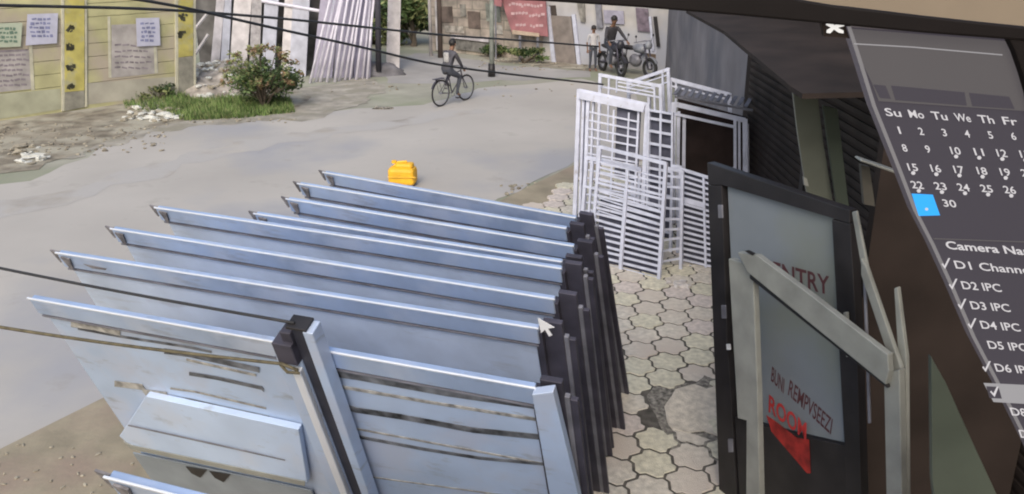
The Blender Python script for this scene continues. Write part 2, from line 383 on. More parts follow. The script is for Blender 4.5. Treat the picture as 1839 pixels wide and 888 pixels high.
# leaning post in front
up_ = Vector((math.cos(R(-19)), math.sin(R(-19)), 0)); n_ = Vector((-up_.y, up_.x, 0))
dp = (-UP + n_ * .40 + up_ * -.04).normalized(); fp = dp.cross(up_).normalized()
if fp.y > 0: fp = -fp
pt = G(522, 572, 2.28)
LP = 2.22 / -dp.z
post = empty('steel_post', (*(pt + dp * LP).xy, .05), 'tall steel post with dark central groove leaning on the nearest wide panel', 'post')
PP = lambda s, t, o=0: pt + up_ * s + dp * t + fp * o
MB().box(PP(-.16, .30, -.03), up_ * .16, dp * (LP - .3), fp * .07).build('left_flange', M_sheet, post, .008)
MB().box(PP(-.055, .34, .04), up_ * .055, dp * (LP - .34), fp * .035).build('left_lip', M_lip, post, .006)
MB().box(PP(.0, .02, -.03), up_ * .095, dp * (LP - .02), fp * .055).build('groove', mat('dark groove', (.035, .036, .05), .5, .2, var=.2), post)
MB().box(PP(.095, .02, -.03), up_ * .06, dp * (LP - .02), fp * .09).build('right_flange', M_sheet, post, .006)
MB().box(PP(.0, 0, -.03), up_ * .12, dp * .018, fp * .09).build('post_cap', M_black, post, .003)
MB().box(PP(-.065, .07, -.028), up_ * .065, dp * .12, fp * .075).build('cap_block', M_dark, post, .006)
MB().box(PP(-.12, .14, -.027), up_ * .12, dp * .16, fp * .10).build('cap_block', M_dark, post, .006)

# ------------------------------------------------------------ grille gates
BK = {}; M_gapshade = mat('dark blue gap shade', (.06, .062, .09), .6, 0, var=.35, scale=4)
GG = 'white steel gates leaning by the shop'
def quadgate(tl, tr, br, bl, YL, YR, lean, label, bw=.045, cat='steel gate', name='steel_gate', group=GG):
    # feet at YL / YR on the ground; tops lean back by `lean`
    BL = D(*bl, YL); BR = D(*br, YR); TL = D(*tl, YL + lean); TR = D(*tr, YR + lean)
    root = empty(name, BL.lerp(BR, .5), label, cat, group)
    n = (BR - BL).cross(TL - BL).normalized()
    if n.y > 0: n = -n
    Pq = lambda s, t: (TL.lerp(TR, s)).lerp(BL.lerp(BR, s), t)
    def br_(s0, t0, s1, t1, wd=bw, th=.04, o=0, nm='frame_bar', m=None):
        MB().bar(Pq(s0, t0) + n * o, Pq(s1, t1) + n * o, wd, th, n).build(nm, m or M_gate, root, .004)
    def slats(s0, s1, t0, t1, k, wd=.018, drop=0., nm='slats', wob=0):
        mb = MB()
        for i in range(k):
            t = t0 + (t1 - t0) * (i + .5) / k
            mb.bar(Pq(s0, t), Pq(s1, t + drop + random.uniform(-wob, wob)), wd, .014, n)
        mb.build(nm, M_gate, root)
    def vbars(s0, s1, t0, t1, k, wd=.016):
        mb = MB()
        for i in range(k):
            s_ = s0 + (s1 - s0) * (i + .5) / k; mb.bar(Pq(s_, t0), Pq(s_, t1), wd, .014, n)
        mb.build('upright_bars', M_gate, root)
    def gap_shade(s0, s1, t0, t1):  # added dark sheet, puts the shade between the bars into colour
        MB().prism([Pq(s0, t0) - n * .06, Pq(s1, t0) - n * .06, Pq(s1, t1) - n * .06, Pq(s0, t1) - n * .06], n * .006).build('gap_shade_sheet', M_gapshade, root)
    BK['last'] = gap_shade
    def outline():
        br_(0, 0, 0, 1); br_(1, 0, 1, 1); br_(0, .01, 1, .01, th=.046); br_(0, .985, 1, .985, th=.046)
    return root, br_, slats, vbars, outline
# front gate
_, b_, sl, vb, ol = quadgate((1078, 262), (1196, 292), (1183, 513), (1060, 480), 10.05, 9.45, .33, 'front white grille gate with a centre bar, nearest the pavers')
ol(); b_(0, .13, 1, .13, .02); b_(0, .30, 1, .30, .03); b_(.46, .30, .46, .97, .045, o=.02); b_(.46, .13, .46, .30, .02)
sl(.0, .46, .15, .29, 3, .026); sl(.46, 1, .15, .29, 3, .026); sl(0, .46, .33, .97, 13, .03, wob=.006); sl(.46, 1, .33, .97, 13, .03, wob=.006); sl(0.05, .95, .34, .55, 4, .018, .03)
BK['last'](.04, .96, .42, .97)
# narrow gate behind it, poking out at the left
_, b_, sl, vb, ol = quadgate((1054, 282), (1150, 302), (1138, 500), (1040, 470), 10.35, 9.9, .33, 'white gate behind the front gate, showing only its left stile')
ol(); b_(0, .28, 1, .28, .03); b_(.12, .0, .12, 1, .03); sl(0.12, 1, .3, .97, 9, .02)
# tall grille gate left
_, b_, sl, vb, ol = quadgate((1040, 160), (1163, 186), (1150, 470), (1030, 452), 11.3, 10.9, .45, 'tall white door with thick top plate at the left of the gate pile', .06)
ol(); b_(.03, .035, .97, .035, .11, .09, .02, 'top_plate'); b_(.14, 0, .14, 1, .05); b_(.88, 0, .88, 1, .03); b_(0.14, .4, .9, .4, .035)
sl(.14, .9, .10, .96, 17, .024); vb(.2, .85, .08, .98, 3, .024)
b_(.07, 0, .07, 1, .035, .12, -.05); b_(.21, .05, .21, 1, .03, .05, -.03)
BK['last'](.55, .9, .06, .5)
# rear one
_, b_, sl, vb, ol = quadgate((1078, 132), (1186, 152), (1195, 440), (1070, 420), 12.4, 12.0, .45, 'white frame right behind the tall plated door, open at its top', .05)
ol(); b_(.0, .08, 1, .08, .03); b_(.9, 0, .9, 1, .03); b_(.15, .0, .15, .4, .03); b_(.28, .0, .28, .1, .02); b_(.8, .08, .8, 1, .04, .1, -.05); sl(.3, .9, .02, .07, 2, .02)
_, b_, sl, vb, ol = quadgate((1128, 146), (1200, 122), (1212, 430), (1140, 440), 12.5, 12.2, .45, 'white frame turned the other way, its top corner behind the rear frame', .05)
ol(); b_(.0, .04, 1, .04, .02); b_(.0, .08, 1, .08, .02); b_(.86, .0, .86, 1, .03)
# window grille
_, b_, sl, vb, ol = quadgate((1166, 195), (1208, 202), (1205, 500), (1160, 490), 10.9, 10.7, .3, 'narrow white window grille of small squares in the middle of the pile', .03)
ol(); sl(0, 1, .02, .98, 13, .035); vb(.2, .8, 0, 1, 1, .03)
BK['last'](.02, .98, .02, .98)
# door frame right
def doorframe(tl, tr, br, bl, YL, YR, label, bw):
    root, b_, sl, vb, ol = quadgate(tl, tr, br, bl, YL, YR, .4, label, bw, 'door frame', 'door_frame')
    b_(0, 0, 0, 1); b_(1, 0, 1, 1); b_(0, .01, 1, .01, th=.046)
    return b_
b_ = doorframe((1204, 140), (1310, 168), (1318, 400), (1200, 420), 12.3, 12.0, 'empty white door frame farthest back against the grey wall', .06)
b_(0, .05, 1, .05, .025, .05); b_(.1, 0, .1, .2, .03)
b_ = doorframe((1210, 184), (1338, 214), (1340, 470), (1206, 470), 11.4, 11.2, 'wide empty white door frame with dark opening, right side of the pile', .07)
b_(.02, .07, .86, .07, .04, .07); b_(.86, .02, .86, 1, .04, .06); b_(.92, .02, .92, 1, .035, .1, -.05); b_(.07, .05, .07, 1, .05, .1, -.04); b_(.15, .08, .15, 1, .05, .05, -.06)
b_(1.04, .03, 1.04, 1, .03, .05, -.05)
# narrow pair & right gate
_, b_, sl, vb, ol = quadgate((1196, 300), (1226, 306), (1222, 497), (1186, 505), 9.85, 9.75, .3, 'narrow white grille squeezed between the front gate and right gate', .04)
ol(); sl(0, 1, .03, .97, 10, .03, wob=.01)
_, b_, sl, vb, ol = quadgate((1222, 302), (1280, 320), (1285, 492), (1224, 478), 9.95, 9.75, .35, 'right white gate with close slats standing by the dark door post', .04)
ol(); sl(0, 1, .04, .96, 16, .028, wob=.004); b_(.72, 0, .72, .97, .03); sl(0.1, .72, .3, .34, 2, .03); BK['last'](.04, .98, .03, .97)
_, b_, sl, vb, ol = quadgate((1208, 296), (1224, 299), (1215, 500), (1203, 499), 10.3, 10.25, .3, 'thin white stile pair standing behind the narrow grille', .04)
ol()
# corrugated strip bundle on top of frame
rt = empty('slat_bundle', D(1215, 175, 11.9), 'bundle of diagonal grey slats lying across the tops of the door frames', 'slats')
a, b = D(1212, 164, 11.75), D(1352, 188, 11.75)
mb = MB()
for i in range(11):
    p = a.lerp(b, i / 11); mb.bar(p + Vector((0, 0, -.05)), p + Vector((.12, .22, .02)), .05, .02, (0, -.5, 1))
mb.build('slats', mat('grey slat', (.20, .20, .23), .6, .2, var=.2), rt)
MB().bar(a + Vector((0, -.02, -.08)), b + Vector((0, -.02, -.08)), .03, .03, (0, -1, 0)).build('rail', M_dgrey, rt)
# debris by gate foot
mb = MB()
for i in range(7):
    p = G(random.uniform(1195, 1235), random.uniform(503, 520), .1); mb.blob(p, random.uniform(.03, .07), random.uniform(.03, .06), .025, .3, 8, 5, i)
tag(mb.build('crumpled_scrap', mat('scrap plastic', (.5, .47, .45), .6, var=.2)), 'crumpled pale scrap on the pavers at the foot of the gates', 'litter', kind='stuff')

# ------------------------------------------------------------ shop side on the right
gw = empty('plaster_wall', (4.1, 18.6, 0), 'grey plastered side wall beyond the white gates', 'wall')
A, B = Vector((3.52, 12.5, 0)), Vector((4.72, 26.0, 0))
wn = (B - A).cross(UP).normalized()
MB().box(A, B - A, wn * .25, UP * 4.6).build('wall', M_plaster, gw)
tag(MB().prism([D(x, y, 12.15) for x, y in [(1218, 178), (1264, 190), (1352, 214), (1352, 440), (1218, 440)]], (0, .03, 0)).build('dark_opening_fill', mat('dark red brown', (.035, .024, .022), .8, var=.3, scale=2, spec=.2), None), 'added dark reddish brown sheet darkening the view through the wide empty door frame', 'sheet')  # added sheet stands for the dark shop wall behind the frame
sh = empty('shop_front', (3.5, 5, 0), 'dark brown shop front at the right with closed shutters', 'shop')
MB().box((3.5, -1.5, 0), (.25, 0, 0), (0, 13.95, 0), (0, 0, 4.9)).build('wall', M_brown, sh)
for i in range(4):
    MB().box((3.46, .5 + i * 3, .05), (.045, 0, 0), (0, .14, 0), (0, 0, 4.3)).build('pilaster', M_black, sh, .005)
mb = MB()
for k in range(34):
    mb.box((3.485, -1, .30 + k * .10), (.02, 0, 0), (0, 13.2, 0), (0, 0, .055))
mb.build('shutter_ribs', mat('shutter brown black', (.030, .023, .020), .7, 0, var=.3, scale=3, spec=.2), sh)
# dark awning
az = 3.15
aw = empty('awning', (2.6, 7, az), 'dark brown awning sheet over the shop entrance', 'awning')
pa = [G(1232, 24, az), G(1300, 62, az), G(1420, 165, az), G(1440, 178, az)]
poly = pa + [Vector((3.48, pa[-1].y - .1, az + .06)), Vector((3.48, pa[0].y + .1, az + .06))]
MB().prism(poly, (0, 0, .035)).build('canopy_sheet', M_brown, aw)
for yy in (6.0, 8.0, 9.8):
    MB().bar((2.5, yy, az - .03), (3.5, yy, az), .04, .04, UP).build('bracket', M_black, aw)

# glass door standing open, facing the camera
pD = G(1283, 290, 2.6); qD = G(1540, 375, 2.6); uD = (qD - pD).normalized(); nD = Vector((uD.y, -uD.x, 0))
def QD(x, y, o=0): return on(x, y, pD + nD * o, nD)
dr = empty('glass_door', (*pD.lerp(qD, .5).xy, .09), 'black framed glass door with frosted film and ENTRY lettering', 'door')
def pr(parent, pts, o, th, m, name, bevel=.004, Qf=QD):
    return MB().prism([Qf(x, y, o) for x, y in pts], nD * th).build(name, m, parent, bevel)
pr(dr, [(1283, 290), (1540, 375), (1540, 398), (1310, 330), (1285, 330)], 0, .07, M_black, 'top_rail')
pr(dr, [(1284, 331), (1309, 331), (1318, 600), (1336, 888), (1345, 1020), (1318, 1020), (1304, 888)], 0, .07, M_black, 'left_stile')
pr(dr, [(1508, 391), (1541, 399), (1552, 600), (1560, 880), (1564, 1020), (1534, 1020), (1530, 795)], 0, .07, M_black, 'right_stile')
pr(dr, [(1309, 331), (1508, 391), (1530, 796), (1440, 776), (1328, 745)], .02, .012, M_glass, 'glass_pane', 0)
pr(dr, [(1328, 746), (1440, 777), (1530, 797), (1534, 1020), (1345, 1020)], .01, .05, M_black, 'kick_panel')
pr(dr, [(1306, 618), (1312, 618), (1313, 628), (1307, 628)], .072, .01, mat('white tag', (.8, .8, .8), .5), 'latch_tag', 0)
pr(dr, [(1377, 746), (1400, 762), (1430, 786), (1453, 790), (1456, 850), (1450, 850), (1420, 815), (1386, 775)], .062, .004, M_redglow, 'red_glow_sheet', 0)  # red sheet, its soft glow drawn as hard-edged colour
pr(dr, [(1519, 560), (1525, 560), (1530, 640), (1524, 640)], .075, .025, M_greyp, 'pull_handle')
for q in ((1296, 380), (1302, 560), (1314, 800)):
    pr(dr, [(q[0] - 5, q[1] - 12), (q[0] + 3, q[1] - 12), (q[0] + 4, q[1] + 12), (q[0] - 4, q[1] + 12)], .07, .012, M_dgrey, 'hinge')
def text_px(s, o, U, V, m, name, parent, Qf, thick, width=None, bold=.0):
    """letters whose cap height spans V and whose run follows U (image-plane units of the sign's own plane)"""
    cu = bpy.data.curves.new(name, 'FONT'); cu.body = s; cu.size = 1; cu.offset = bold; cu.resolution_u = 3
    to = bpy.data.objects.new('t', cu); COL.objects.link(to)
    dg = bpy.context.evaluated_depsgraph_get(); me0 = bpy.data.meshes.new_from_object(to.evaluated_get(dg))
    vs = [v.co.copy() for v in me0.vertices]; fs = [tuple(p.vertices) for p in me0.polygons]
    bpy.data.objects.remove(to); bpy.data.meshes.remove(me0)
    if not vs: return
    x1 = max(v.x for v in vs); k = (width / x1) if width else 1 / .7
    mb = MB(); pts = []
    for v in vs:
        a = v.x * k; b = v.y / .7
        pts.append(Qf(o[0] + U[0] * a + V[0] * b, o[1] + U[1] * a + V[1] * b))
    mb.add(pts, fs); me = mb.build(name, m, parent)
    return me
text_px('ENTRY', (1387, 502), (1, .27), (-1, -33), M_maroon, 'lettering', dr, lambda x, y: QD(x, y, .035), 0, 103, .015)
text_px('BUNI', (1384, 683), (.72, .75), (2, -26), M_maroon, 'lettering', dr, lambda x, y: QD(x, y, .035), 0, 32, .01)
text_px('REMPVSEEZI', (1414, 708), (.72, .67), (4, -27), M_maroon, 'lettering', dr, lambda x, y: QD(x, y, .035), 0, 108, .01)
text_px('ROOM', (1379, 738), (.78, .60), (1, -30), M_red, 'lettering', dr, lambda x, y: QD(x, y, .068), 0, 88, .02)

# grey bar frame in front of the door
fq = empty('bar_frame', (1.6, 4.3, .09), 'grey steel bar frame with a diagonal brace in front of the glass door', 'frame')
def QF(x, y, o=0): return on(x, y, pD + nD * (.30 + o), nD)
def bp(pts, o, th, m, name): return MB().prism([QF(x, y, o) for x, y in pts], nD * th).build(name, m, fq, .006)
bp([(1318, 462), (1362, 474), (1370, 700), (1374, 900), (1376, 1010), (1348, 1010), (1350, 752), (1334, 748)], 0, .05, M_greyp, 'upright')
bp([(1333, 451), (1368, 456), (1450, 516), (1604, 634), (1606, 664), (1600, 688), (1450, 567), (1350, 486)], .05, .045, M_greyp, 'diagonal_bar')
bp([(1338, 451), (1345, 449), (1358, 455), (1352, 459)], .096, .006, M_black, 'bar_hole')
bp([(1352, 492), (1450, 570), (1600, 690), (1600, 696), (1450, 577), (1352, 499)], .045, .03, M_black, 'lower_edge')
bp([(1598, 668), (1626, 660), (1630, 900), (1632, 1010), (1604, 1010), (1602, 900)], 0, .05, M_greyp, 'upright')
bp([(1612, 516), (1618, 514), (1634, 640), (1636, 900), (1628, 900), (1620, 660)], -.06, .03, M_greyp, 'upright')
bp([(1552, 462), (1562, 478), (1625, 660), (1610, 666), (1552, 492)], -.02, .03, M_greyp, 'side_brace')
bp([(1534, 380), (1542, 378), (1562, 478), (1552, 484)], -.03, .02, M_greyp, 'side_brace')
bp([(1552, 490), (1557, 490), (1566, 760), (1561, 760)], -.03, .015, M_dgrey, 'rod')
bp([(1588, 634), (1606, 632), (1606, 636), (1588, 638)], .02, .01, M_greyp, 'pin')

# leaning greenish boards and panes inside the entrance
def board(pts, Y, m, label, cat, name, th=.03, group=None):
    o = MB().prism([D(x, y, Y) for x, y in pts], (0, th, 0)).build(name, m, None, .004)
    return tag(o, label, cat, group)
board([(1421, 140), (1466, 150), (1478, 250), (1494, 348), (1516, 480), (1475, 480), (1446, 330), (1432, 235)], 6.2, mat('olive glass', (.15, .16, .13), .4, var=.12, scale=2), 'wide greenish pane leaning upright above the glass door frame', 'pane', 'glass_pane')
board([(1478, 190), (1504, 196), (1522, 350), (1540, 480), (1520, 480), (1500, 350)], 6.1, M_green, 'narrow dark green pane beside the wide greenish pane', 'pane', 'glass_pane')
board([(1443, 318), (1450, 322), (1453, 336), (1445, 334)], 5.9, M_greyp, 'small pale hinge pin left of the wide greenish pane', 'hinge', 'hinge_pin')
board([(1672, 640), (1700, 690), (1745, 790), (1790, 888), (1830, 990), (1690, 990), (1674, 860)], 3.4, M_green, 'dark green glass pane at the bottom right below the channel list', 'pane', 'glass_pane')
board([(1545, 290), (1548, 287), (1650, 322), (1650, 327)], 4.0, M_greyp, 'thin pale shelf edge beside the calendar', 'shelf', 'shelf_edge', .08)
board([(1546, 296), (1562, 300), (1572, 372), (1552, 368)], 4.1, mat('dull brown board', (.075, .068, .055), .7), 'dull brown upright board under the thin shelf edge', 'board', 'upright_board')
bw_ = MB().box((2.25, 4.9, .09), (1.22, 0, 0), (0, .08, 0), (0, 0, 2.9)).build('inner_wall', M_brown, None)
tag(bw_, 'dark brown inner wall behind the glass door', 'wall')

# ------------------------------------------------------------ monitor with calendar and channel list
MY = 2.30
mon = empty('monitor', (1.4, MY + .05, 3.0), 'black monitor edge with a dark menu of calendar and camera list', 'monitor')
def QM(x, y, o=0): return D(x, y, MY - o)
def mp_(pts, o, th, m, name, bevel=0): return MB().prism([QM(x, y, o) for x, y in pts], (0, -th, 0)).build(name, m, mon, bevel)
edge = [(1521, 48), (1538, 100), (1552, 145), (1566, 190), (1590, 250), (1612, 305), (1640, 378), (1672, 440), (1705, 512), (1745, 605), (1800, 710), (1845, 800), (1886, 888), (1920, 960)]
mp_(edge + [(2010, 960), (2010, 86), (1805, 70)], 0, -.04, M_screen, 'menu_screen')
mp_([(1528, 52), (1805, 74), (1822, 110), (1838, 168), (1836, 176), (1566, 150), (1540, 95)], .002, .001, M_screen2, 'menu_header')
mp_([(1534, 78), (1640, 84), (1800, 98), (1800, 100), (1640, 86), (1534, 80)], .0035, .001, M_screen3, 'header_line')
inner = [(x + 7, y) for x, y in edge]
mp_(edge[:] + inner[::-1], .003, .001, mat('screen edge', (.02, .02, .02), .4, emit=(.16, .15, .155), estr=1), 'screen_edge')
for q in ([(1568, 152), (1590, 154), (1600, 178), (1580, 176)], [(1600, 154), (1732, 166), (1736, 190), (1608, 180)], [(1740, 167), (1812, 174), (1822, 196), (1746, 191)]):
    mp_(q, .0045, .001, M_screen, 'date_button')
mp_([(1566, 150), (1838, 172), (1842, 200), (1578, 182)], .0035, .0005, M_screen2, 'button_row')
tx = lambda s, x, y, h, U=(1, .08), V=None, wd=None, m=M_txt, b=.012, nm='menu_text': text_px(s, (x, y), U, V or (-.35 * h, -h), m, nm, mon, lambda a, c: QM(a, c, .006), 0, wd, b)
for i, s in enumerate(('Su', 'Mo', 'Tu', 'We', 'Th', 'Fr', 'Sa')):
    tx(s, 1591 + 42 * i, 208 + 3.1 * i, 14, wd=28 if i else 29, nm='weekday_text')
rowsx = [(1610, 240, 1), (1622, 272, 8), (1628, 306, 15), (1638, 338, 22)]
for x, y, d0 in rowsx:
    for i in range(7):
        if i == 6 and x + 42 * i > 1900: continue
        n_ = d0 + i; w_ = 9 if n_ < 10 else 22
        xx = x + 41.5 * i; yy = y + 2.2 * i
        tx(str(n_), xx, yy, 13, wd=w_, nm='day_number')
        if n_ >= 10:
            mp_([(xx + 12 + 4 * math.cos(t * 1.047), yy + 5 + 3.6 * math.sin(t * 1.047)) for t in range(6)], .006, .001, M_txt, 'day_mark')
mp_([(1637, 348), (1675, 350), (1688, 387), (1650, 388)], .004, .001, M_blue, 'selected_day')
mp_([(1664 + 3 * math.cos(t * 1.047), 376 + 2.6 * math.sin(t * 1.047)) for t in range(6)], .006, .001, M_txt, 'day_mark')
tx('30', 1694, 371, 13, wd=25, nm='day_number')
mp_([(1676, 428), (2010, 440), (2010, 442), (1677, 430)], .004, .001, M_screen2, 'list_divider')
tx('Camera Name', 1700, 447, 14, wd=176, b=.02)
for s, x, y in (('D1 Channel1', 1715, 482), ('D2 IPC', 1728, 519), ('D3 IPC', 1744, 555), ('D4 IPC', 1762, 590), ('D5 IPC', 1775, 626), ('D6 IPC', 1788, 667)):
    wd = 152 if 'Ch' in s else 72
    tx(s, x, y, 14, wd=wd, b=.012)
    if 'D5' not in s:
        cx, cy = x - 24, y - 6
        mp_([(cx, cy - 1), (cx + 2, cy - 3), (cx + 5, cy + 2), (cx + 12, cy - 12), (cx + 15, cy - 12), (cx + 6, cy + 7)], .006, .001, M_txt, 'check_mark')
mp_([(1766, 688), (2010, 700), (2010, 736), (1784, 722)], .004, .001, M_screen3, 'selected_row')
mp_([(1771, 694), (1793, 695), (1799, 716), (1777, 715)], .0055, .001, M_screen, 'check_box')
mp_([(1778, 704), (1780, 702), (1784, 707), (1790, 695), (1793, 695), (1786, 713)], .007, .001, M_txt, 'check_mark')
tx('D8 IPC', 1816, 746, 14, wd=72); tx('D9 IPC', 1832, 786, 14, wd=72)
# close icon
mp_([(1486, 40), (1492, 39), (1498, 46), (1508, 41), (1516, 42), (1515, 47), (1504, 50), (1514, 55), (1514, 60), (1506, 59), (1497, 53), (1490, 60), (1484, 59), (1485, 54), (1492, 50), (1483, 45)], .0, .004, mat('icon white', (.3, .3, .3), .4, emit=(.6, .58, .56), estr=1), 'close_icon')
mp_([(1470, 36), (1522, 42), (1524, 68), (1476, 64)], -.03, .02, M_brown, 'title_corner')
mp_([(600, -60), (640, -12), (820, -6), (980, 1), (1150, 12), (1320, 26), (1522, 45), (1650, 57), (1805, 69), (1840, 72), (2010, 86), (2010, 66), (1839, 47), (1750, 38), (1650, 27), (1560, 16), (1490, 8), (1430, -2), (1300, -40), (1000, -60)], .008, .035, M_bezel, 'top_bezel', .006)
mp_([(1800, 66), (1812, 90), (1826, 130), (1842, 185), (1858, 240), (1875, 300), (2010, 300), (2010, 66)], .008, .03, M_bezel, 'side_bezel', .004)
rw = MB().prism([D(x, y, 2.75) for x, y in [(1380, -120), (2100, -120), (2100, 100), (1839, 66), (1500, 30), (1380, 10)]], (0, .08, 0)).build('room_wall', M_beige, None)
tag(rw, 'beige room wall seen above the black monitor edge', 'wall')

# ------------------------------------------------------------ compound wall at left
M_wall = mat('cream precast wall', (.41, .39, .215), .9, var=.16, scale=1.4, bump=.4, c2=(.38, .33, .26), c2amt=.55, c2scale=.7)
M_yel = mat('yellow painted post', (.42, .37, .11), .8, var=.15, scale=3, c2=(.36, .34, .20), c2amt=.35, c2scale=4)
M_pale = mat('pale painted edge', (.46, .44, .34), .85, var=.1)
M_field = mat('lilac grey painted field', (.36, .335, .32), .9, var=.15, scale=3)
M_paper = mat('bluish poster paper', (.46, .46, .56), .8, var=.05)
M_paper2 = mat('greenish poster paper', (.40, .44, .34), .8, var=.05)
M_ink = mat('faded blue ink', (.20, .21, .34), .8, var=.2)
M_ink2 = mat('dark paint lettering', (.06, .058, .035), .8, var=.2)
M_ink3 = mat('faded violet ink', (.22, .19, .21), .85, var=.2)
cw = empty('compound_wall', (-10, 20, 0), 'cream and yellow painted compound wall with posters at the left', 'wall')
W0 = G(0, 218); W1 = G(330, 172); wu = (W1 - W0).normalized(); wnn = Vector((wu.y, -wu.x, 0))
if wnn.y > 0: wnn = -wnn
def QW(x, y, o=0): return on(x, y, W0 + wnn * o, wnn)
e0 = W0 - wu * 7; Lw = (W1 - e0).length
# stacked precast boards, one mesh per bay
def bay(s0, s1):
    mb = MB(); z = 0; hgt = .31
    while z < 3.0:
        mb.box(e0 + wu * s0 + UP * (z + .004), wu * (s1 - s0), wnn * -(.06 + random.uniform(0, .012)), UP * (hgt - .012)); z += hgt
    mb.box(e0 + wu * s0 - wnn * .068, wu * (s1 - s0), wnn * -.03, UP * 3.1)
    return mb.build('wall_bay', M_wall, cw)
sA = (QW(112, 199) - e0).dot(wu); sB = (QW(150, 192) - e0).dot(wu); sC = (QW(318, 173) - e0).dot(wu); sD = (QW(344, 166) - e0).dot(wu)
bay(0, sD)
def wpost(pts, o, th, m, name): return MB().prism([QW(x, y, o) for x, y in pts], wnn * th).build(name, m, cw, .008)
M_foot = mat('bare concrete post', (.24, .23, .19), .9, var=.15, bump=.3)
for xa, xb, ym, ya, yb in ((114, 149, 165, 199, 192), (318, 344, 103, 173, 165)):
    wpost([(xa, -50), (xb, -50), (xb, ym - 3), (xa, ym)], -.06, .10, M_yel, 'post')
    wpost([(xa, ym), (xb, ym - 3), (xb + 1, yb), (xa + 1, ya)], -.06, .095, M_foot, 'post_foot')
    wpost([(xa - 6, -50), (xa - .5, -50), (xa + .5, ya), (xa - 5, ya + 1)], -.05, .08, M_pale, 'post_edge')
    wpost([(xb + .5, -50), (xb + 5, -50), (xb + 6, yb - 1), (xb + 1.5, yb)], -.05, .08, M_pale, 'post_edge')
# lettering on the posts: blocky painted glyphs
def glyph(x, y, s, sd):
    rr = random.Random(sd); mb = MB()
    for k in range(6):
        a = (x + rr.uniform(-s, s), y + rr.uniform(-s, s)); b = (x + rr.uniform(-s, s), y + rr.uniform(-s, s))
        mb.bar(QW(*a, .046), QW(*b, .046), .07, .006, wnn)
    return mb.build('painted_letter', M_ink2, cw)
for i, (x, y) in enumerate(((127, 52), (126, 85), (127, 121), (127, 155), (329, 32), (327, 62))): glyph(x, y, 7, i + 3)
# painted fields and frames
def wq(pts, o, m, name, th=.004): return MB().prism([QW(x, y, o) for x, y in pts], wnn * th).build(name, m, cw)
wq([(-40, 96), (52, 90), (56, 160), (-40, 170)], .003, M_field, 'painted_field')
wq([(52, 82), (58, 81), (62, 162), (56, 163)], .006, M_pale, 'painted_line')
wq([(-40, 92), (50, 89), (50, 92), (-40, 96)], .008, M_ink3, 'painted_line')
wq([(200, 45), (280, 42), (284, 132), (200, 140)], .003, M_field, 'painted_field')
wq([(193, 30), (198, 30), (200, 140), (195, 140)], .006, M_pale, 'painted_line')
wq([(276, 84), (281, 84), (283, 132), (278, 132)], .006, M_pale, 'painted_line')
wq([(-40, 172), (108, 160), (112, 196), (-40, 220)], .003, mat('pale lower band', (.36, .36, .26), .9, var=.12, scale=2), 'painted_band')
wq([(152, 150), (315, 138), (316, 170), (152, 189)], .003, mat('pale pinkish band', (.36, .34, .28), .9, var=.12, scale=2), 'painted_band')
for i in range(7):
    y = 100 + i * 9; mb = MB(); rr = random.Random(i)
    x = -6
    while x < 42:
        l = rr.uniform(5, 12); mb.bar(QW(x, y + rr.uniform(-1, 1) - x * .05, .010), QW(x + l, y + rr.uniform(-2, 2) - x * .05, .010), .045, .004, wnn); x += l + 2
    mb.build('faded_writing', M_ink3, cw)
for i in range(7):
    y = 62 + i * 10; mb = MB(); rr = random.Random(i + 20); x = 206
    while x < 268:
        l = rr.uniform(5, 12); mb.bar(QW(x, y + rr.uniform(-1, 1), .010), QW(x + l, y + rr.uniform(-2, 2), .010), .04, .004, wnn); x += l + 2.5
    if i > 1: mb.build('faded_writing', M_ink3, cw)
def poster(pts, m, ink, label, sd):
    root = empty('poster', QW(*pts[3], .07), label, 'poster', 'posters pasted on the compound wall')
    MB().prism([QW(x, y, .05) for x, y in pts], wnn * .006).build('paper', m, root)
    rr = random.Random(sd); mb = MB()
    x0 = min(p[0] for p in pts) + 7; x1 = max(p[0] for p in pts) - 9; y0 = min(p[1] for p in pts) + 11; y1 = max(p[1] for p in pts) - 10
    x0 = max(x0, -20)
    y = y0
    while y < y1:
        x = x0 + rr.uniform(0, 4)
        while x < x1 - 4:
            l = rr.uniform(3, 9); l = min(l, x1 - x); mb.bar(QW(x, y, .059), QW(x + l, y + rr.uniform(-1.5, 1), .059), rr.uniform(.03, .07), .004, wnn); x += l + 2
        y += 7.5
    mb.build('print', ink, root)
poster([(-30, 43), (40, 41), (37, 84), (-30, 87)], M_paper2, mat('green ink', (.13, .2, .15), .8), 'greenish white poster at the far left edge of the wall', 1)
poster([(49, 26), (104, 24), (102, 78), (46, 82)], M_paper, M_ink, 'lilac white poster left of the first yellow post', 2)
poster([(244, 33), (286, 32), (288, 82), (246, 84)], M_paper, M_ink, 'lilac white poster between the two yellow posts', 3)

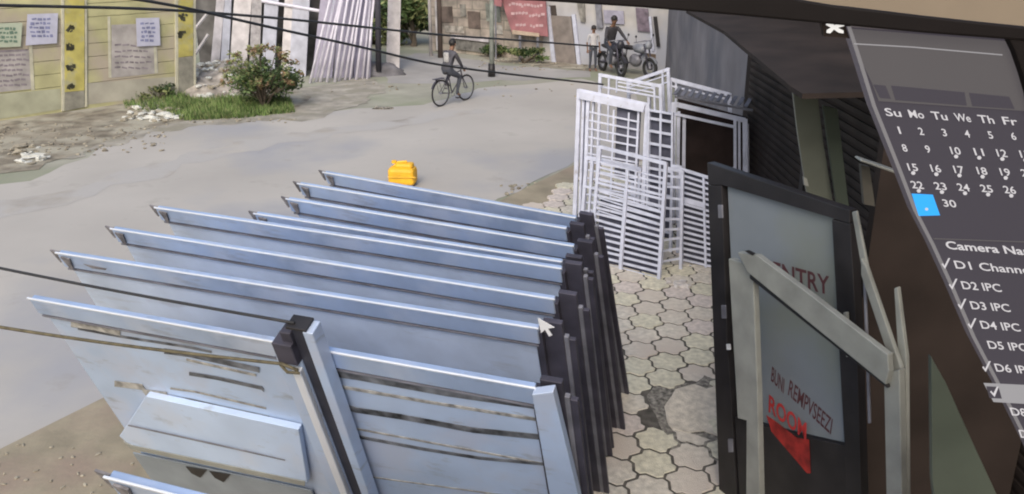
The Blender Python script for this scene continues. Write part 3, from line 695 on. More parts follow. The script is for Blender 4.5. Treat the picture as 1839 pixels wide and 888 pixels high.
# ------------------------------------------------------------ slabs, poles and shed
SY = 23.6
bk = tag(MB().box((-9.4, 25.2, 0), (5.0, .8, 0), (0, .2, 0), (0, 0, 4)).build('shed_wall', mat('dark shed wall', (.12, .115, .11), .9, var=.5, scale=1.5, bump=.4), None), 'dark shed wall behind the stacked stone slabs', 'wall')
M_slab = mat('grey stone slab', (.42, .40, .42), .85, var=.2, scale=3, bump=.4)
M_slab2 = mat('pale stone slab', (.52, .49, .49), .85, var=.18, scale=3, bump=.4)
M_slab3 = mat('blue grey slab', (.38, .39, .45), .8, var=.15, scale=3, bump=.3)
def slab(xb, yb, xt, wpx, m, label, dY=0, th=.06, grp='stone slabs leaning by the shed'):
    Y = G(xb, yb).y
    a = D(xb - wpx / 2, yb, Y); b = D(xb + wpx / 2, yb, Y); c = D(xt + wpx / 2, 0, Y + .35); e = D(xt - wpx / 2, 0, Y + .35)
    e = a + (e - a) * 1.5; c = b + (c - b) * 1.5
    rr = random.Random(xb); top = [c + Vector((0, 0, rr.uniform(-.2, .2))), e + Vector((0, 0, rr.uniform(-.2, .2)))]
    o = MB().prism([a, b] + top, (0, th, 0)).build('stone_slab', m, None, .008); return tag(o, label, 'slab', grp)
slab(384, 137, 396, 16, M_slab, 'narrow grey slab leftmost against the shed')
slab(402, 137, 409, 15, M_slab3, 'grey slab just right of the leftmost slab, above the rubble')
slab(426, 137, 436, 30, M_slab2, 'broad pale slab standing above the rubble heap')
slab(456, 137, 462, 18, mat('brown slab', (.32, .305, .31), .9, var=.2), 'dark brown slab right of the broad pale slab')
slab(480, 138, 488, 24, M_slab3, 'bluish slab rising behind the bush')
slab(512, 138, 519, 16, M_slab2, 'narrow pale slab right of the bush top')
slab(534, 138, 541, 30, M_slab3, 'broad bluish slab left of the pole bundle')
slab(705, 128, 708, 24, M_slab2, 'pale slab standing right of the dark pole')
pb = 'pale poles leaning in a bundle'
M_pole = mat('pale pole', (.62, .60, .68), .7, var=.12, scale=3)
M_pole2 = mat('lilac board', (.30, .28, .36), .7, var=.12, scale=3)
for i in range(11):
    xb = 557 + i * 10.5 + random.uniform(-3.5, 3.5); xt = 590 + i * 8.4 + random.uniform(-5, 5); yb = 151 - i * .6 - random.uniform(0, 4)
    Y = G(xb, yb).y; a = D(xb, yb, Y); c = D(xt, 0, Y + .5); c = a + (c - a) * 1.45
    o = MB().tube([a, a.lerp(c, .5) + Vector((random.uniform(-.03, .03), 0, 0)), c], [.042, .038, .034], 7).build('timber_pole', M_pole, None, 0, True)
    side = ['leftmost of the pale poles leaning in the bundle', 'second pale pole from the left of the bundle', 'third pale pole from the left of the bundle', 'fourth pale pole from the left of the bundle', 'fifth pale pole from the left of the bundle', 'pale pole in the exact middle of the bundle', 'fifth pale pole from the right of the bundle', 'fourth pale pole from the right of the bundle', 'third pale pole from the right of the bundle', 'second pale pole from the right of the bundle', 'rightmost of the pale poles leaning in the bundle'][i]
    tag(o, side, 'pole', pb)
for k, (xb, xt, w_) in enumerate(((578, 600, 36), (616, 632, 34), (650, 658, 30))):
    Y = 24.4; a = D(xb - w_ / 2, 140, Y); b = D(xb + w_ / 2, 140, Y); c = D(xt + w_ / 2, -60, Y + .5); e = D(xt - w_ / 2, -60, Y + .5)
    a.z = b.z = 0
    tag(MB().prism([a, b, c, e], (0, .05, 0)).build('backing_board', M_pole2, None), ('lilac board behind the left poles of the bundle', 'lilac board behind the middle poles of the bundle', 'lilac board behind the right poles of the bundle')[k], 'board', 'boards behind the pale poles')
dpole = MB().tube([D(680, 128, 24.6), D(677, -80, 24.6)], .085, 8).build('dark_pole', mat('dark tarred pole', (.04, .038, .05), .8), None, 0, True)
tag(dpole, 'dark tarred pole right of the pale pole bundle', 'pole')
rail = MB().tube([D(470, 2, 24.9), D(585, 22, 24.9)], .05, 6).build('shed_rail', M_pole, None); tag(rail, 'pale horizontal rail across the top of the shed slabs', 'rail')
for i, (x0, y0, x1, y1) in enumerate(((344, 60, 372, 25), (346, 105, 374, 62))):
    o = MB().tube([D(x0, y0, 24), D(x1, y1, 24.2)], .045, 6).build('timber_prop', M_slab2, None); tag(o, ('upper slanting prop by the end post of the wall', 'lower slanting prop by the end post of the wall')[i], 'prop', 'slanting props at the shed')
# grey covered heap
o = MB().blob(D(672, 132, 25.0) + Vector((0, 0, -.0)), .85, .5, .33, .18, 20, 12, 4).build('covered_heap', mat('dark grey tarp', (.13, .125, .135), .85, var=.2, scale=3), None, 0, True)
tag(o, 'dark grey covered heap at the foot of the dark pole', 'heap')

# rubble mound
mb = MB(); c0 = G(392, 150); N = 26
grid = {}
for i in range(N):
    for j in range(N):
        x = (i / (N - 1) - .5) * 3.4; y = (j / (N - 1) - .5) * 4.4
        r_ = max(0, 1 - (x / 1.6) ** 2 - (y / 2.1) ** 2); z = .5 * r_ * (1 + .5 * noise.noise(Vector((x, y, 0)) * 1.6)) + .05 * noise.noise(Vector((x, y, 3)) * 6)
        if r_ == 0: z = -.05
        grid[i, j] = Vector((c0.x + x, c0.y + y, z))
mb.add([grid[i, j] for i in range(N) for j in range(N)], [(i * N + j, (i + 1) * N + j, (i + 1) * N + j + 1, i * N + j + 1) for i in range(N - 1) for j in range(N - 1)])
tag(mb.build('rubble_mound', mat('rubble soil', (.30, .27, .235), .95, var=.3, scale=4, bump=.8), None, 0, True), kind='structure')
def scatter(regions, name, m, label, cat, sz):
    mb = MB(); k = 0
    for (x0, y0, x1, y1, n, zf) in regions:
        for i in range(n):
            p = G(random.uniform(x0, x1), random.uniform(y0, y1)); s = random.uniform(*sz); z = zf(p) if zf else .01
            mb.cur = random.choice((0, 0, 1)) if isinstance(m, list) else 0
            mb.blob((p.x, p.y, z + s * .3), s * random.uniform(.8, 1.8), s * random.uniform(.7, 1.3), s * random.uniform(.3, .7), .35, 7, 5, k, random.uniform(0, 3)); k += 1
    return tag(mb.build(name, m), label, cat, kind='stuff')
def mound(p):
    x = p.x - c0.x; y = p.y - c0.y; r_ = max(0, 1 - (x / 1.6) ** 2 - (y / 2.1) ** 2)
    return .5 * r_ * (1 + .5 * noise.noise(Vector((x, y, 0)) * 1.6))
M_w1 = mat('pale litter', (.52, .52, .48), .7, var=.1); M_w2 = mat('tan litter', (.30, .27, .21), .9, var=.2)
scatter([(350, 125, 425, 178, 85, mound), (222, 196, 325, 220, 60, None), (25, 262, 80, 296, 18, None)], 'litter', [M_w1, M_w2], 'pale litter and broken stones scattered over the verge', 'litter', (.03, .11))
scatter([(-20, 225, 300, 280, 150, None), (330, 214, 540, 222, 40, None), (560, 150, 1040, 175, 30, None), (900, 330, 1010, 352, 25, None), (860, 106, 1080, 128, 90, None)], 'pebbles', [M_w2, M_soil], 'small stones and clods along the road edge', 'stones', (.015, .04))
# bits on the road and apron
tag(MB().blob(G(1000, 330) + Vector((0, 0, .01)), .16, .11, .02, .3, 14, 6, 2).build('dark_lump', M_grime, None), 'small dark lump on the road left of the gates', 'debris')
tag(MB().blob(G(688, 196) + Vector((0, 0, .02)), .26, .1, .04, .3, 14, 6, 8).build('dark_rag', M_grime, None), 'flat dark rag on the road left of the cyclist', 'rag')
mb = MB()
for i in range(30):
    p = G(random.uniform(-20, 260), random.uniform(800, 900), .05); mb.blob(p + Vector((0, 0, .006)), random.uniform(.008, .03), random.uniform(.006, .02), .008, .3, 6, 4, i, i)
tag(mb.build('chips', [M_w2]), 'small chips scattered on the tan apron at the bottom left', 'chips', kind='stuff')

# ------------------------------------------------------------ plants
def leafmat(n, c): return mat(n, c, .6, var=.35, scale=3, spec=.3)
ML1, ML2, ML3 = leafmat('leaf green', (.085, .13, .045)), leafmat('leaf dark', (.045, .075, .03)), leafmat('leaf pale', (.19, .21, .09))
def leaves(mb, c, rx, ry, rz, n, s, clumps=9, sd=0, mats=3):
    rr = random.Random(sd); cl = []
    for k in range(clumps):
        a = rr.uniform(0, 6.28); e = rr.uniform(-.3, 1.2); q = rr.uniform(.35, .8)
        cl.append((Vector((math.cos(a) * math.cos(e) * rx * q, math.sin(a) * math.cos(e) * ry * q, math.sin(e) * rz * q)), rr.uniform(.28, .5), rr.choice(range(mats))))
    for i in range(n):
        cc, f, mi = rr.choice(cl)
        d = Vector((rr.gauss(0, 1), rr.gauss(0, 1), rr.gauss(0, 1))); d = d.normalized() * rr.random() ** .45
        p = Vector(c) + cc + Vector((d.x * rx, d.y * ry, d.z * rz)) * f
        if p.z < .02: p.z = rr.uniform(.02, .2)
        a = Vector((rr.gauss(0, 1), rr.gauss(0, 1), rr.gauss(0, .6))).normalized(); b = a.cross(Vector((rr.gauss(0, 1), rr.gauss(0, 1), rr.gauss(0, 1)))).normalized()
        l = s * rr.uniform(.6, 1.3); mb.cur = mi if rr.random() < .75 else rr.choice(range(mats))
        mb.add([p - a * l, p + b * l * .4, p + a * l, p - b * l * .4], [(0, 1, 2, 3)])
def shrub(name, c, rx, ry, rz, n, s, label, cat, sd=1, zc=.6, trunk=0, group=None):
    root = empty(name, (c.x, c.y, 0), label, cat, group); mb = MB()
    leaves(mb, (c.x, c.y, rz * zc + trunk), rx, ry, rz, n, s, 12, sd); mb.build('crown', [ML1, ML2, ML3], root)
    st = MB(); rr = random.Random(sd)
    if name == 'bush':
        mb2 = MB()
        for k in range(26):
            a = rr.uniform(0, 6.28); e = rr.uniform(.25, 1.3); q0 = Vector((c.x, c.y, .2)); q1 = q0 + Vector((math.cos(a) * math.cos(e) * rx * 1.15, math.sin(a) * math.cos(e) * ry, math.sin(e) * 1.35))
            st.tube([q0, q0.lerp(q1, .6), q1], [.012, .008, .003], 4)
            leaves(mb2, q0.lerp(q1, .93), .2, .2, .2, 46, .05, 3, k, 2)
        mb2.build('outer_sprays', [mat('leaf russet', (.20, .13, .07), .6, var=.3), ML3], root)
    if trunk: st.tube([(c.x, c.y, 0), (c.x + .05, c.y, trunk * .6), (c.x, c.y, trunk + rz * .5)], [.14, .11, .05], 8)
    for k in range(7):
        a = rr.uniform(0, 6.28); st.tube([(c.x, c.y, trunk * .7), (c.x + math.cos(a) * rx * .3, c.y + math.sin(a) * ry * .3, trunk + rz * .5), (c.x + math.cos(a) * rx * .7, c.y + math.sin(a) * ry * .7, trunk + rz * rr.uniform(.7, 1.2))], [.03, .02, .008], 5)
    st.build('trunk' if trunk else 'stems', mat('bark', (.10, .08, .06), .9), root)
    return root
bc = G(468, 200)
shrub('bush', bc + Vector((0, .3, 0)), .95, .8, .80, 3600, .055, 'loose green bush beside the rubble heap', 'bush', 5, .62)
shrub('weed_clump', G(232, 182), .6, .35, .22, 500, .06, 'low weed clump at the foot of the compound wall', 'weeds', 8, .8)
shrub('weed_clump', G(285, 178), .5, .35, .25, 450, .06, 'pale weed clump below the wall end post', 'weeds', 9, .8)
# trees behind the lane
shrub('tree', G(735, 92) + Vector((0, 1.2, 0)), 1.5, 1.2, 1.5, 5200, .13, 'dark leafy tree behind the cyclist, beside the pole', 'tree', 13, .35, .2)
shrub('tree', G(700, 96) + Vector((-1.0, 2.5, 0)), 1.6, 1.2, 1.4, 4200, .13, 'dark tree farther left behind the pale slab', 'tree', 14, .35, .2)
shrub('roadside_shrub', G(940, 118) + Vector((0, .4, 0)), .9, .35, .3, 900, .07, 'low scrub under the red sign board', 'shrub', 15, .8)
shrub('roadside_shrub', G(890, 108) + Vector((0, .5, 0)), .6, .35, .3, 600, .07, 'low scrub by the grey roadside pole', 'shrub', 16, .8)
# grass
mb = MB(); rr = random.Random(3)
def inpoly(x, y, P_):
    c = False; j = len(P_) - 1
    for i in range(len(P_)):
        if (P_[i][1] > y) != (P_[j][1] > y) and x < (P_[j][0] - P_[i][0]) * (y - P_[i][1]) / (P_[j][1] - P_[i][1]) + P_[i][0]: c = not c
        j = i
    return c
GP = [(215, 172), (330, 168), (350, 182), (430, 176), (520, 178), (530, 203), (430, 214), (330, 218), (290, 205), (225, 196)]
k = 0
while k < 9000:
    x, y = rr.uniform(205, 530), rr.uniform(165, 222)
    if not inpoly(x, y, GP): continue
    if x < 300 and rr.random() < .6: continue
    p = G(x, y); p.z = 0; h = rr.uniform(.05, .20); a = rr.uniform(0, 6.28); wv_ = Vector((math.cos(a), math.sin(a), 0)) * .014
    t = Vector((rr.uniform(-.06, .06), rr.uniform(-.06, .06), h)); mb.cur = rr.choice((0, 0, 1, 2))
    mb.add([p - wv_, p + wv_, p + t], [(0, 1, 2)]); k += 1
tag(mb.build('grass', [leafmat('grass green', (.13, .20, .06)), leafmat('grass dark', (.07, .12, .035)), leafmat('grass pale', (.22, .25, .11))]), 'green grass growing along the verge below the bush', 'grass', kind='stuff')

# ------------------------------------------------------------ houses beyond the road
def brickmat(name, c1, c2, cm, sc):
    m = bpy.data.materials.new(name); m.use_nodes = True; t = m.node_tree; b = t.nodes['Principled BSDF']; b.inputs['Roughness'].default_value = .9
    tc = t.nodes.new('ShaderNodeTexCoord'); mp = t.nodes.new('ShaderNodeMapping'); mp.inputs['Rotation'].default_value = (R(90), 0, 0)
    br = t.nodes.new('ShaderNodeTexBrick'); br.inputs['Scale'].default_value = sc; br.inputs['Color1'].default_value = (*c1, 1); br.inputs['Color2'].default_value = (*c2, 1); br.inputs['Mortar'].default_value = (*cm, 1)
    br.inputs['Mortar Size'].default_value = .03; br.inputs['Row Height'].default_value = .4; br.inputs['Brick Width'].default_value = .7
    n = t.nodes.new('ShaderNodeTexNoise'); n.inputs['Scale'].default_value = 2.2; n.inputs['Detail'].default_value = 6
    mx = t.nodes.new('ShaderNodeMix'); mx.data_type = 'RGBA'; mx.blend_type = 'MULTIPLY'; mx.inputs[0].default_value = .75
    r = t.nodes.new('ShaderNodeValToRGB'); r.color_ramp.elements[0].color = (.45, .45, .45, 1); r.color_ramp.elements[1].color = (1.3, 1.25, 1.2, 1); r.color_ramp.elements[0].position = .35; r.color_ramp.elements[1].position = .65
    L = t.links; L.new(tc.outputs['Object'], mp.inputs[0]); L.new(mp.outputs[0], br.inputs['Vector']); L.new(tc.outputs['Object'], n.inputs['Vector']); L.new(n.outputs['Fac'], r.inputs[0])
    L.new(br.outputs['Color'], mx.inputs[6]); L.new(r.outputs[0], mx.inputs[7]); L.new(mx.outputs[2], b.inputs['Base Color'])
    bp_ = t.nodes.new('ShaderNodeBump'); bp_.inputs['Strength'].default_value = .6; L.new(n.outputs['Fac'], bp_.inputs['Height']); L.new(bp_.outputs[0], b.inputs['Normal'])
    return m
M_stone = brickmat('tan stone blocks', (.38, .34, .29), (.32, .28, .25), (.24, .22, .19), 1.3)
X0, X1 = G(775, 92), G(1210, 131)
hu = (X1 - X0).normalized(); hn = Vector((hu.y, -hu.x, 0))
if hn.y > 0: hn = -hn
def QH(x, y, o=0): return on(x, y, X0 + hn * o, hn)
def hq(parent, pts, o, m, name, th=.03): return MB().prism([QH(x, y, o) for x, y in pts], hn * th).build(name, m, parent)
def foot(x): return X0 + hu * ((QH(x, 60) - X0).dot(hu))
st = empty('stone_house', X0.lerp(foot(900), .5), 'tan stone block wall of a house beyond the road', 'house')
MB().box(X0, foot(975) - X0, hn * -.3, UP * 4.5).build('wall', M_stone, st)
for q in ([(792, 12), (812, 12), (814, 40), (794, 40)], [(840, 20), (862, 22), (863, 52), (842, 50)]):
    hq(st, q, .005, mat('shutter brown', (.13, .10, .085), .8, var=.3, scale=3), 'window_shutter')
hq(st, [(783, 0), (790, 0), (793, 90), (786, 90)], .01, M_slab2, 'pilaster', .08)
hq(st, [(812, 62), (880, 70), (880, 76), (812, 68)], .01, M_slab, 'ledge', .1)
hq(st, [(820, 70), (900, 82), (900, 100), (820, 88)], .01, mat('dark plinth', (.14, .135, .125), .9, var=.3), 'plinth', .05)
wh = empty('white_house', foot(1060), 'pale plastered house with a tall brown door', 'house')
fa, fb = foot(975.5), foot(1225)
MB().box(fa, fb - fa, hn * -.32, UP * 4.5).build('wall', mat('off white plaster', (.42, .40, .38), .85, var=.12, scale=1.5, c2=(.36, .37, .42), c2amt=.6, c2scale=.5), wh)
wd_ = hq(wh, [(990, 28), (1026, 30), (1036, 116), (1001, 118)], .02, mat('brown plank door', (.19, .165, .15), .7, var=.15, scale=4), 'door', .04)
hq(wh, [(982, 12), (988, 12), (1000, 121), (993, 121)], .03, M_gate, 'door_jamb', .06)
hq(wh, [(1028, 26), (1034, 26), (1044, 118), (1038, 118)], .03, M_gate, 'door_jamb', .06)
hq(wh, [(986, 10), (998, 10), (1000, 28), (990, 28)], .02, mat('dark opening', (.05, .04, .035), .9), 'vent_opening', .01)
hq(wh, [(1000, 118), (1040, 118), (1042, 124), (1000, 124)], .03, M_gate, 'door_step', .2)
hq(wh, [(1036, 0), (1050, 0), (1052, 40), (1044, 40)], .03, mat('dull panel', (.20, .19, .17), .8, var=.3), 'shutter', .04)
hq(wh, [(1070, 0), (1080, 0), (1084, 50), (1074, 50)], .03, M_dgrey, 'drain_pipe', .08)
hq(wh, [(1084, 18), (1120, 20), (1122, 44), (1086, 42)], .03, mat('lilac grey window', (.30, .29, .36), .4), 'window', .03)
hq(wh, [(1142, 14), (1164, 16), (1168, 58), (1146, 56)], .03, mat('dusky window', (.15, .12, .15), .5, var=.3), 'window', .03)
hq(wh, [(1166, 30), (1170, 30), (1176, 92), (1172, 92)], .05, M_gate, 'white_pipe', .05)
hq(wh, [(1174, 30), (1180, 30), (1186, 84), (1180, 84)], .05, M_black, 'black_pipe', .04)
# red board with illegible pale letters
rb = empty('sign_board', foot(945) + hn * .3, 'faded red sign board with pale lettering on two legs', 'sign')
RB = [(899, -12), (980, -10), (985, 66), (920, 57), (908, 20)]
hq(rb, RB, .30, mat('faded red board', (.30, .13, .14), .8, var=.2, scale=2), 'board', .04)
for (x0, y0, x1) in ((914, 8, 932), (936, 10, 972), (918, 24, 944), (950, 28, 972), (926, 44, 944), (952, 48, 972)):
    rr = random.Random(x0); mb = MB(); x = x0
    while x < x1:
        l = rr.uniform(3, 7); mb.bar(QH(x, y0 + rr.uniform(-2, 2), .345), QH(x + l, y0 + rr.uniform(-2, 2), .345), .08, .01, hn); x += l + 1.5
    mb.build('pale_lettering', mat('pale pink paint', (.48, .33, .34), .8), rb)
hq(rb, [(922, 54), (970, 60), (970, 66), (922, 61)], .30, mat('tan beam', (.42, .33, .25), .8), 'lower_beam', .08)
for x in (934, 966):
    a = QH(x, 60, .31); MB().tube([a, Vector((a.x, a.y, 0))], .05, 6).build('leg', M_dgrey, rb)
for pts, c, nm in (([(826, 8), (836, 8), (838, 30), (828, 30)], (.20, .19, .17), 'pasted_notice'), ([(872, 6), (898, 8), (900, 40), (874, 38)], (.19, .205, .18), 'pasted_notice'), ([(880, 44), (902, 46), (904, 62), (882, 60)], (.34, .32, .29), 'pasted_notice'), ([(798, 46), (832, 48), (834, 60), (800, 58)], (.36, .33, .29), 'pasted_notice')):
    hq(st, pts, .012, mat('notice %.2f' % sum(c), c, .85, var=.3, scale=5), nm, .02)
ab = empty('sign_board', foot(890) + hn * .5, 'small faded red board left of the big red sign', 'sign')
hq(ab, [(880, -30), (902, -28), (902, 12), (882, 10)], .5, mat('faded red board', (.30, .13, .14), .8), 'board', .04)
a = QH(890, 8, .52); MB().tube([a, Vector((a.x, a.y, 0))], .03, 6).build('leg', M_dgrey, ab)
# poles
def pole(x, yb, label, m, r=.07, base=False, top=5.2, lx=0):
    p = G(x, yb); root = empty('street_pole', p, label, 'pole', 'poles along the far side')
    MB().tube([p, p + Vector((lx, 0, top))], [r, r * .75], 10).build('shaft', m, root, 0, True)
    if base: MB().tube([p, p + Vector((0, 0, .38))], [r * 1.5, r * 1.35], 10).build('base_sleeve', M_black, root, 0, True)
pole(883, 138, 'grey green pole with a dark base on the far road edge', mat('grey green pole paint', (.28, .30, .27), .7, var=.15), .075, True, lx=.05)
pole(791, 104, 'brown pole rising behind the cyclist', mat('brown pole', (.10, .075, .065), .8), .09)
pole(774, 101, 'pale slim pole left of the brown pole', M_slab2, .06)
# brown crate on stand
cr = empty('crate_stand', G(1180, 128), 'brown crate on a stand before the pale house', 'stand')
cY = G(1180, 128).y
MB().prism([D(x, y, cY) for x, y in [(1162, 96), (1190, 100), (1188, 124), (1170, 118)]], (0, .3, 0)).build('crate', mat('brown crate wood', (.15, .11, .08), .9, var=.2), cr, .01)
MB().prism([D(x, y, cY) for x, y in [(1150, 94), (1158, 88), (1192, 92), (1194, 100), (1162, 96)]], (0, .4, 0)).build('white_cloth', M_gate, cr, .01)
for x in (1172, 1186):
    a = D(x, 122, cY + .15); MB().tube([a, Vector((a.x, a.y, 0))], .03, 6).build('leg', M_dgrey, cr)
# far closing backdrop: hedge row and far houses so that nothing behind is empty
fw = MB().box((-40, 40, 0), (34, 0, 0), (0, .4, 0), (0, 0, 5)).build('far_wall', mat('far brown wall', (.20, .18, .16), .9, var=.3, scale=.6, bump=.3), None); tag(fw, 'brownish wall at the end of the side lane', 'wall')
fw2 = MB().box((-5, 36, 0), (5, 0, 0), (0, .4, 0), (0, 0, 4.5)).build('far_house', mat('far grey house', (.24, .23, .21), .9, var=.3, scale=.8), None); tag(fw2, 'grey house wall glimpsed past the dark trees', 'house')

# ------------------------------------------------------------ people, bicycle, motorcycles
M_skin = mat('brown skin', (.17, .09, .055), .6, var=.05); M_hair = mat('black hair', (.012, .010, .010), .6)
M_tr = mat('dark trousers', (.05, .055, .07), .85, var=.15); M_sh = mat('pale grey shirt', (.42, .41, .42), .85, var=.1); M_dk = mat('dark shirt', (.04, .038, .045), .85, var=.15)
def figure(joints, edges, tags, mats, name, parent, loc, rz):
    """continuous skinned body; joints: name -> (pos, radius); tags: joint -> material index"""
    names = list(joints); idx = {n: i for i, n in enumerate(names)}
    rot = Matrix.Rotation(rz, 3, 'Z'); pos = [rot @ Vector(joints[n][0]) + Vector(loc) for n in names]
    org = parent_loc(parent)
    me = bpy.data.meshes.new(name); me.from_pydata([tuple(p - org) for p in pos], [(idx[a], idx[b]) for a, b in edges], [])
    o = bpy.data.objects.new(name, me); COL.objects.link(o)
    m = o.modifiers.new('skin', 'SKIN'); s = o.modifiers.new('sub', 'SUBSURF'); s.levels = 2; s.render_levels = 2
    for i, n in enumerate(names):
        r = joints[n][1]; rr_ = r if isinstance(r, tuple) else (r, r)
        me.skin_vertices[0].data[i].radius = rr_
    me.skin_vertices[0].data[idx['pelvis']].use_root = True
    dg = bpy.context.evaluated_depsgraph_get(); m2 = bpy.data.meshes.new_from_object(o.evaluated_get(dg)); m2.name = name
    bpy.data.objects.remove(o)
    for mm in mats: m2.materials.append(mm)
    segs = [(pos[idx[a]] - org, pos[idx[b]] - org, tags.get((a, b), 0)) for a, b in edges]
    for p in m2.polygons:
        c = p.center; best = 9; bi = 0
        for a, b, t in segs:
            ab = b - a; q = max(0, min(1, (c - a).dot(ab) / max(1e-9, ab.length_squared))); dd = (c - (a + ab * q)).length
            if dd < best: best = dd; bi = t
        p.material_index = bi; p.use_smooth = True
    o = bpy.data.objects.new(name, m2); COL.objects.link(o)
    if parent: o.parent = parent
    return o
def head_extras(parent, c, fwd, sc=1.):
    c = Vector(c); f_ = Vector(fwd).normalized(); sd_ = f_.cross(UP)
    MB().blob(c + UP * .035 * sc - f_ * .018 * sc, .098 * sc, .098 * sc, .105 * sc, .04, 14, 10, 1).build('hair', M_hair, parent, 0, True)
    MB().blob(c + f_ * .105 * sc - UP * .01, .014, .014, .022, 0, 6, 5).build('nose', M_skin, parent, 0, True)
    for s_ in (-1, 1): MB().blob(c + sd_ * s_ * .09 * sc - UP * .01, .014, .018, .03, 0, 6, 5).build('ear', M_skin, parent, 0, True)
    mb = MB()
    for s_ in (-1, 1): mb.blob(c + f_ * .093 * sc + sd_ * s_ * .034 * sc + UP * .012, .011, .011, .008, 0, 6, 5)
    mb.blob(c + f_ * .094 * sc - UP * .05 * sc, .026, .012, .006, 0, 6, 5)
    mb.build('eyes_and_mouth', M_hair, parent, 0, True)
HANDF = []
def hand(joints, edges, tags, side, wrist, dirn, curl, rz=0):
    """five short fingers continuing the wrist joint"""
    w_ = Vector(wrist); d_ = Vector(dirn).normalized(); a = Vector((0, side, 0)); a = (a - d_ * a.dot(d_)).normalized(); c_ = Vector(curl).normalized()
    pn = 'palm%d' % side; joints[pn] = (w_ + d_ * .07, (.032, .018)); edges.append(('wr%d' % side, pn)); tags[('wr%d' % side, pn)] = 0
    for k, (off, ln) in enumerate(((-.03, .055), (-.01, .065), (.01, .062), (.03, .05))):
        j1 = 'f%d%d' % (side, k); j2 = j1 + 'b'
        joints[j1] = (w_ + d_ * .11 + a * off, .009); joints[j2] = (w_ + d_ * (.11 + ln * .4) + a * off + c_ * ln * .7, .007)
        edges += [(pn, j1), (j1, j2)]
    jt = 'th%d' % side; joints[jt] = (w_ + d_ * .06 - a * .05 + c_ * .03, .009); edges.append((pn, jt))

# bicycle, local x forward
rear = G(792, 192); rear.z = 0
BH = R(54)
def BL_(v): return Matrix.Rotation(BH, 3, 'Z') @ Vector(v) + rear
bk_ = empty('bicycle', rear, 'dark roadster bicycle ridden away along the road', 'bicycle')
WR = .345
for x, nm in ((0, 'wheel'), (1.06, 'wheel')):
    ax = BL_((1, 0, 0)) - rear
    wz = WR + .02
    wh_ = MB().ring(BL_((x, 0, wz)), ax, UP, WR - .005, .021, 40, 8).build('wheel', mat('black tyre', (.02, .02, .02), .8), bk_, 0, True)
    MB().ring(BL_((x, 0, wz)), ax, UP, WR - .03, .010, 36, 6).build('rim', M_dgrey, wh_, 0, True).location = (0, 0, 0)
    mb = MB()
    for k in range(18):
        t = k * math.pi / 9; mb.tube([BL_((x, 0, wz)), BL_((x + math.cos(t) * (WR - .03), 0, wz + math.sin(t) * (WR - .03)))], .0022, 4, False)
    mb.tube([BL_((x, -.05, wz)), BL_((x, .05, wz))], .022, 8)
    mb.build('spokes', M_dgrey, wh_)
fr_ = MB(); wz = WR + .02; BBk = (.46, 0, .30); ST = (.33, 0, .84); HT = (.86, 0, .86); HB = (.90, 0, .72)
for a, b, r in ((BBk, ST, .016), (BBk, HB, .018), ((.35, 0, .78), HT, .016), ((.36, .0, .75), (0, .05, wz), .009), ((.36, 0, .75), (0, -.05, wz), .009), (BBk, (0, .05, wz), .010), (BBk, (0, -.05, wz), .010), (HT, HB, .020), (HB, (1.06, .05, wz), .012), (HB, (1.06, -.05, wz), .012), (HT, (.84, 0, .97), .013)):
    fr_.tube([BL_(a), BL_(b)], r, 8)
fr_.build('frame', M_dark, bk_, 0, True)
MB().tube([BL_(p) for p in ((.68, .27, .96), (.80, .26, .97), (.86, .12, .99), (.84, 0, .98), (.86, -.12, .99), (.80, -.26, .97), (.68, -.27, .96))], .012, 8).build('handlebar', M_dgrey, bk_, 0, True)
MB().blob(BL_((.29, 0, .88)), .14, .08, .035, .05, 12, 8, 0, BH).build('saddle', M_black, bk_, 0, True)
mb = MB()
for i in range(9):
    t0 = R(20 + i * 15); t1 = R(35 + i * 15); mb.bar(BL_((math.cos(t0) * .385, 0, wz + math.sin(t0) * .385)), BL_((math.cos(t1) * .385, 0, wz + math.sin(t1) * .385)), .05, .004, BL_((math.cos(t0), 0, math.sin(t0))) - rear)
mb.build('mudguard', M_dark, bk_)
mb = MB(); mb.cbox(BL_((-.06, 0, .76)), .38, .13, .015, BH); mb.tube([BL_((-.12, .06, .75)), BL_((0, .06, wz))], .006, 5); mb.tube([BL_((-.12, -.06, .75)), BL_((0, -.06, wz))], .006, 5); mb.build('carrier', M_dark, bk_)
mb = MB(); mb.ring(BL_((.46, -.04, .30)), BL_((1, 0, 0)) - rear, UP, .085, .006, 20, 5)
mb.tube([BL_((.46, -.07, .30)), BL_((.56, -.07, .17))], .009, 6); mb.tube([BL_((.46, .07, .30)), BL_((.36, .07, .43))], .009, 6)
mb.build('crank', M_dgrey, bk_)
for x, y, z in ((.56, -.12, .17), (.36, .12, .43)): mb = MB(); mb.cbox(BL_((x, y, z)), .09, .09, .02, BH); mb.build('pedal', M_black, bk_)
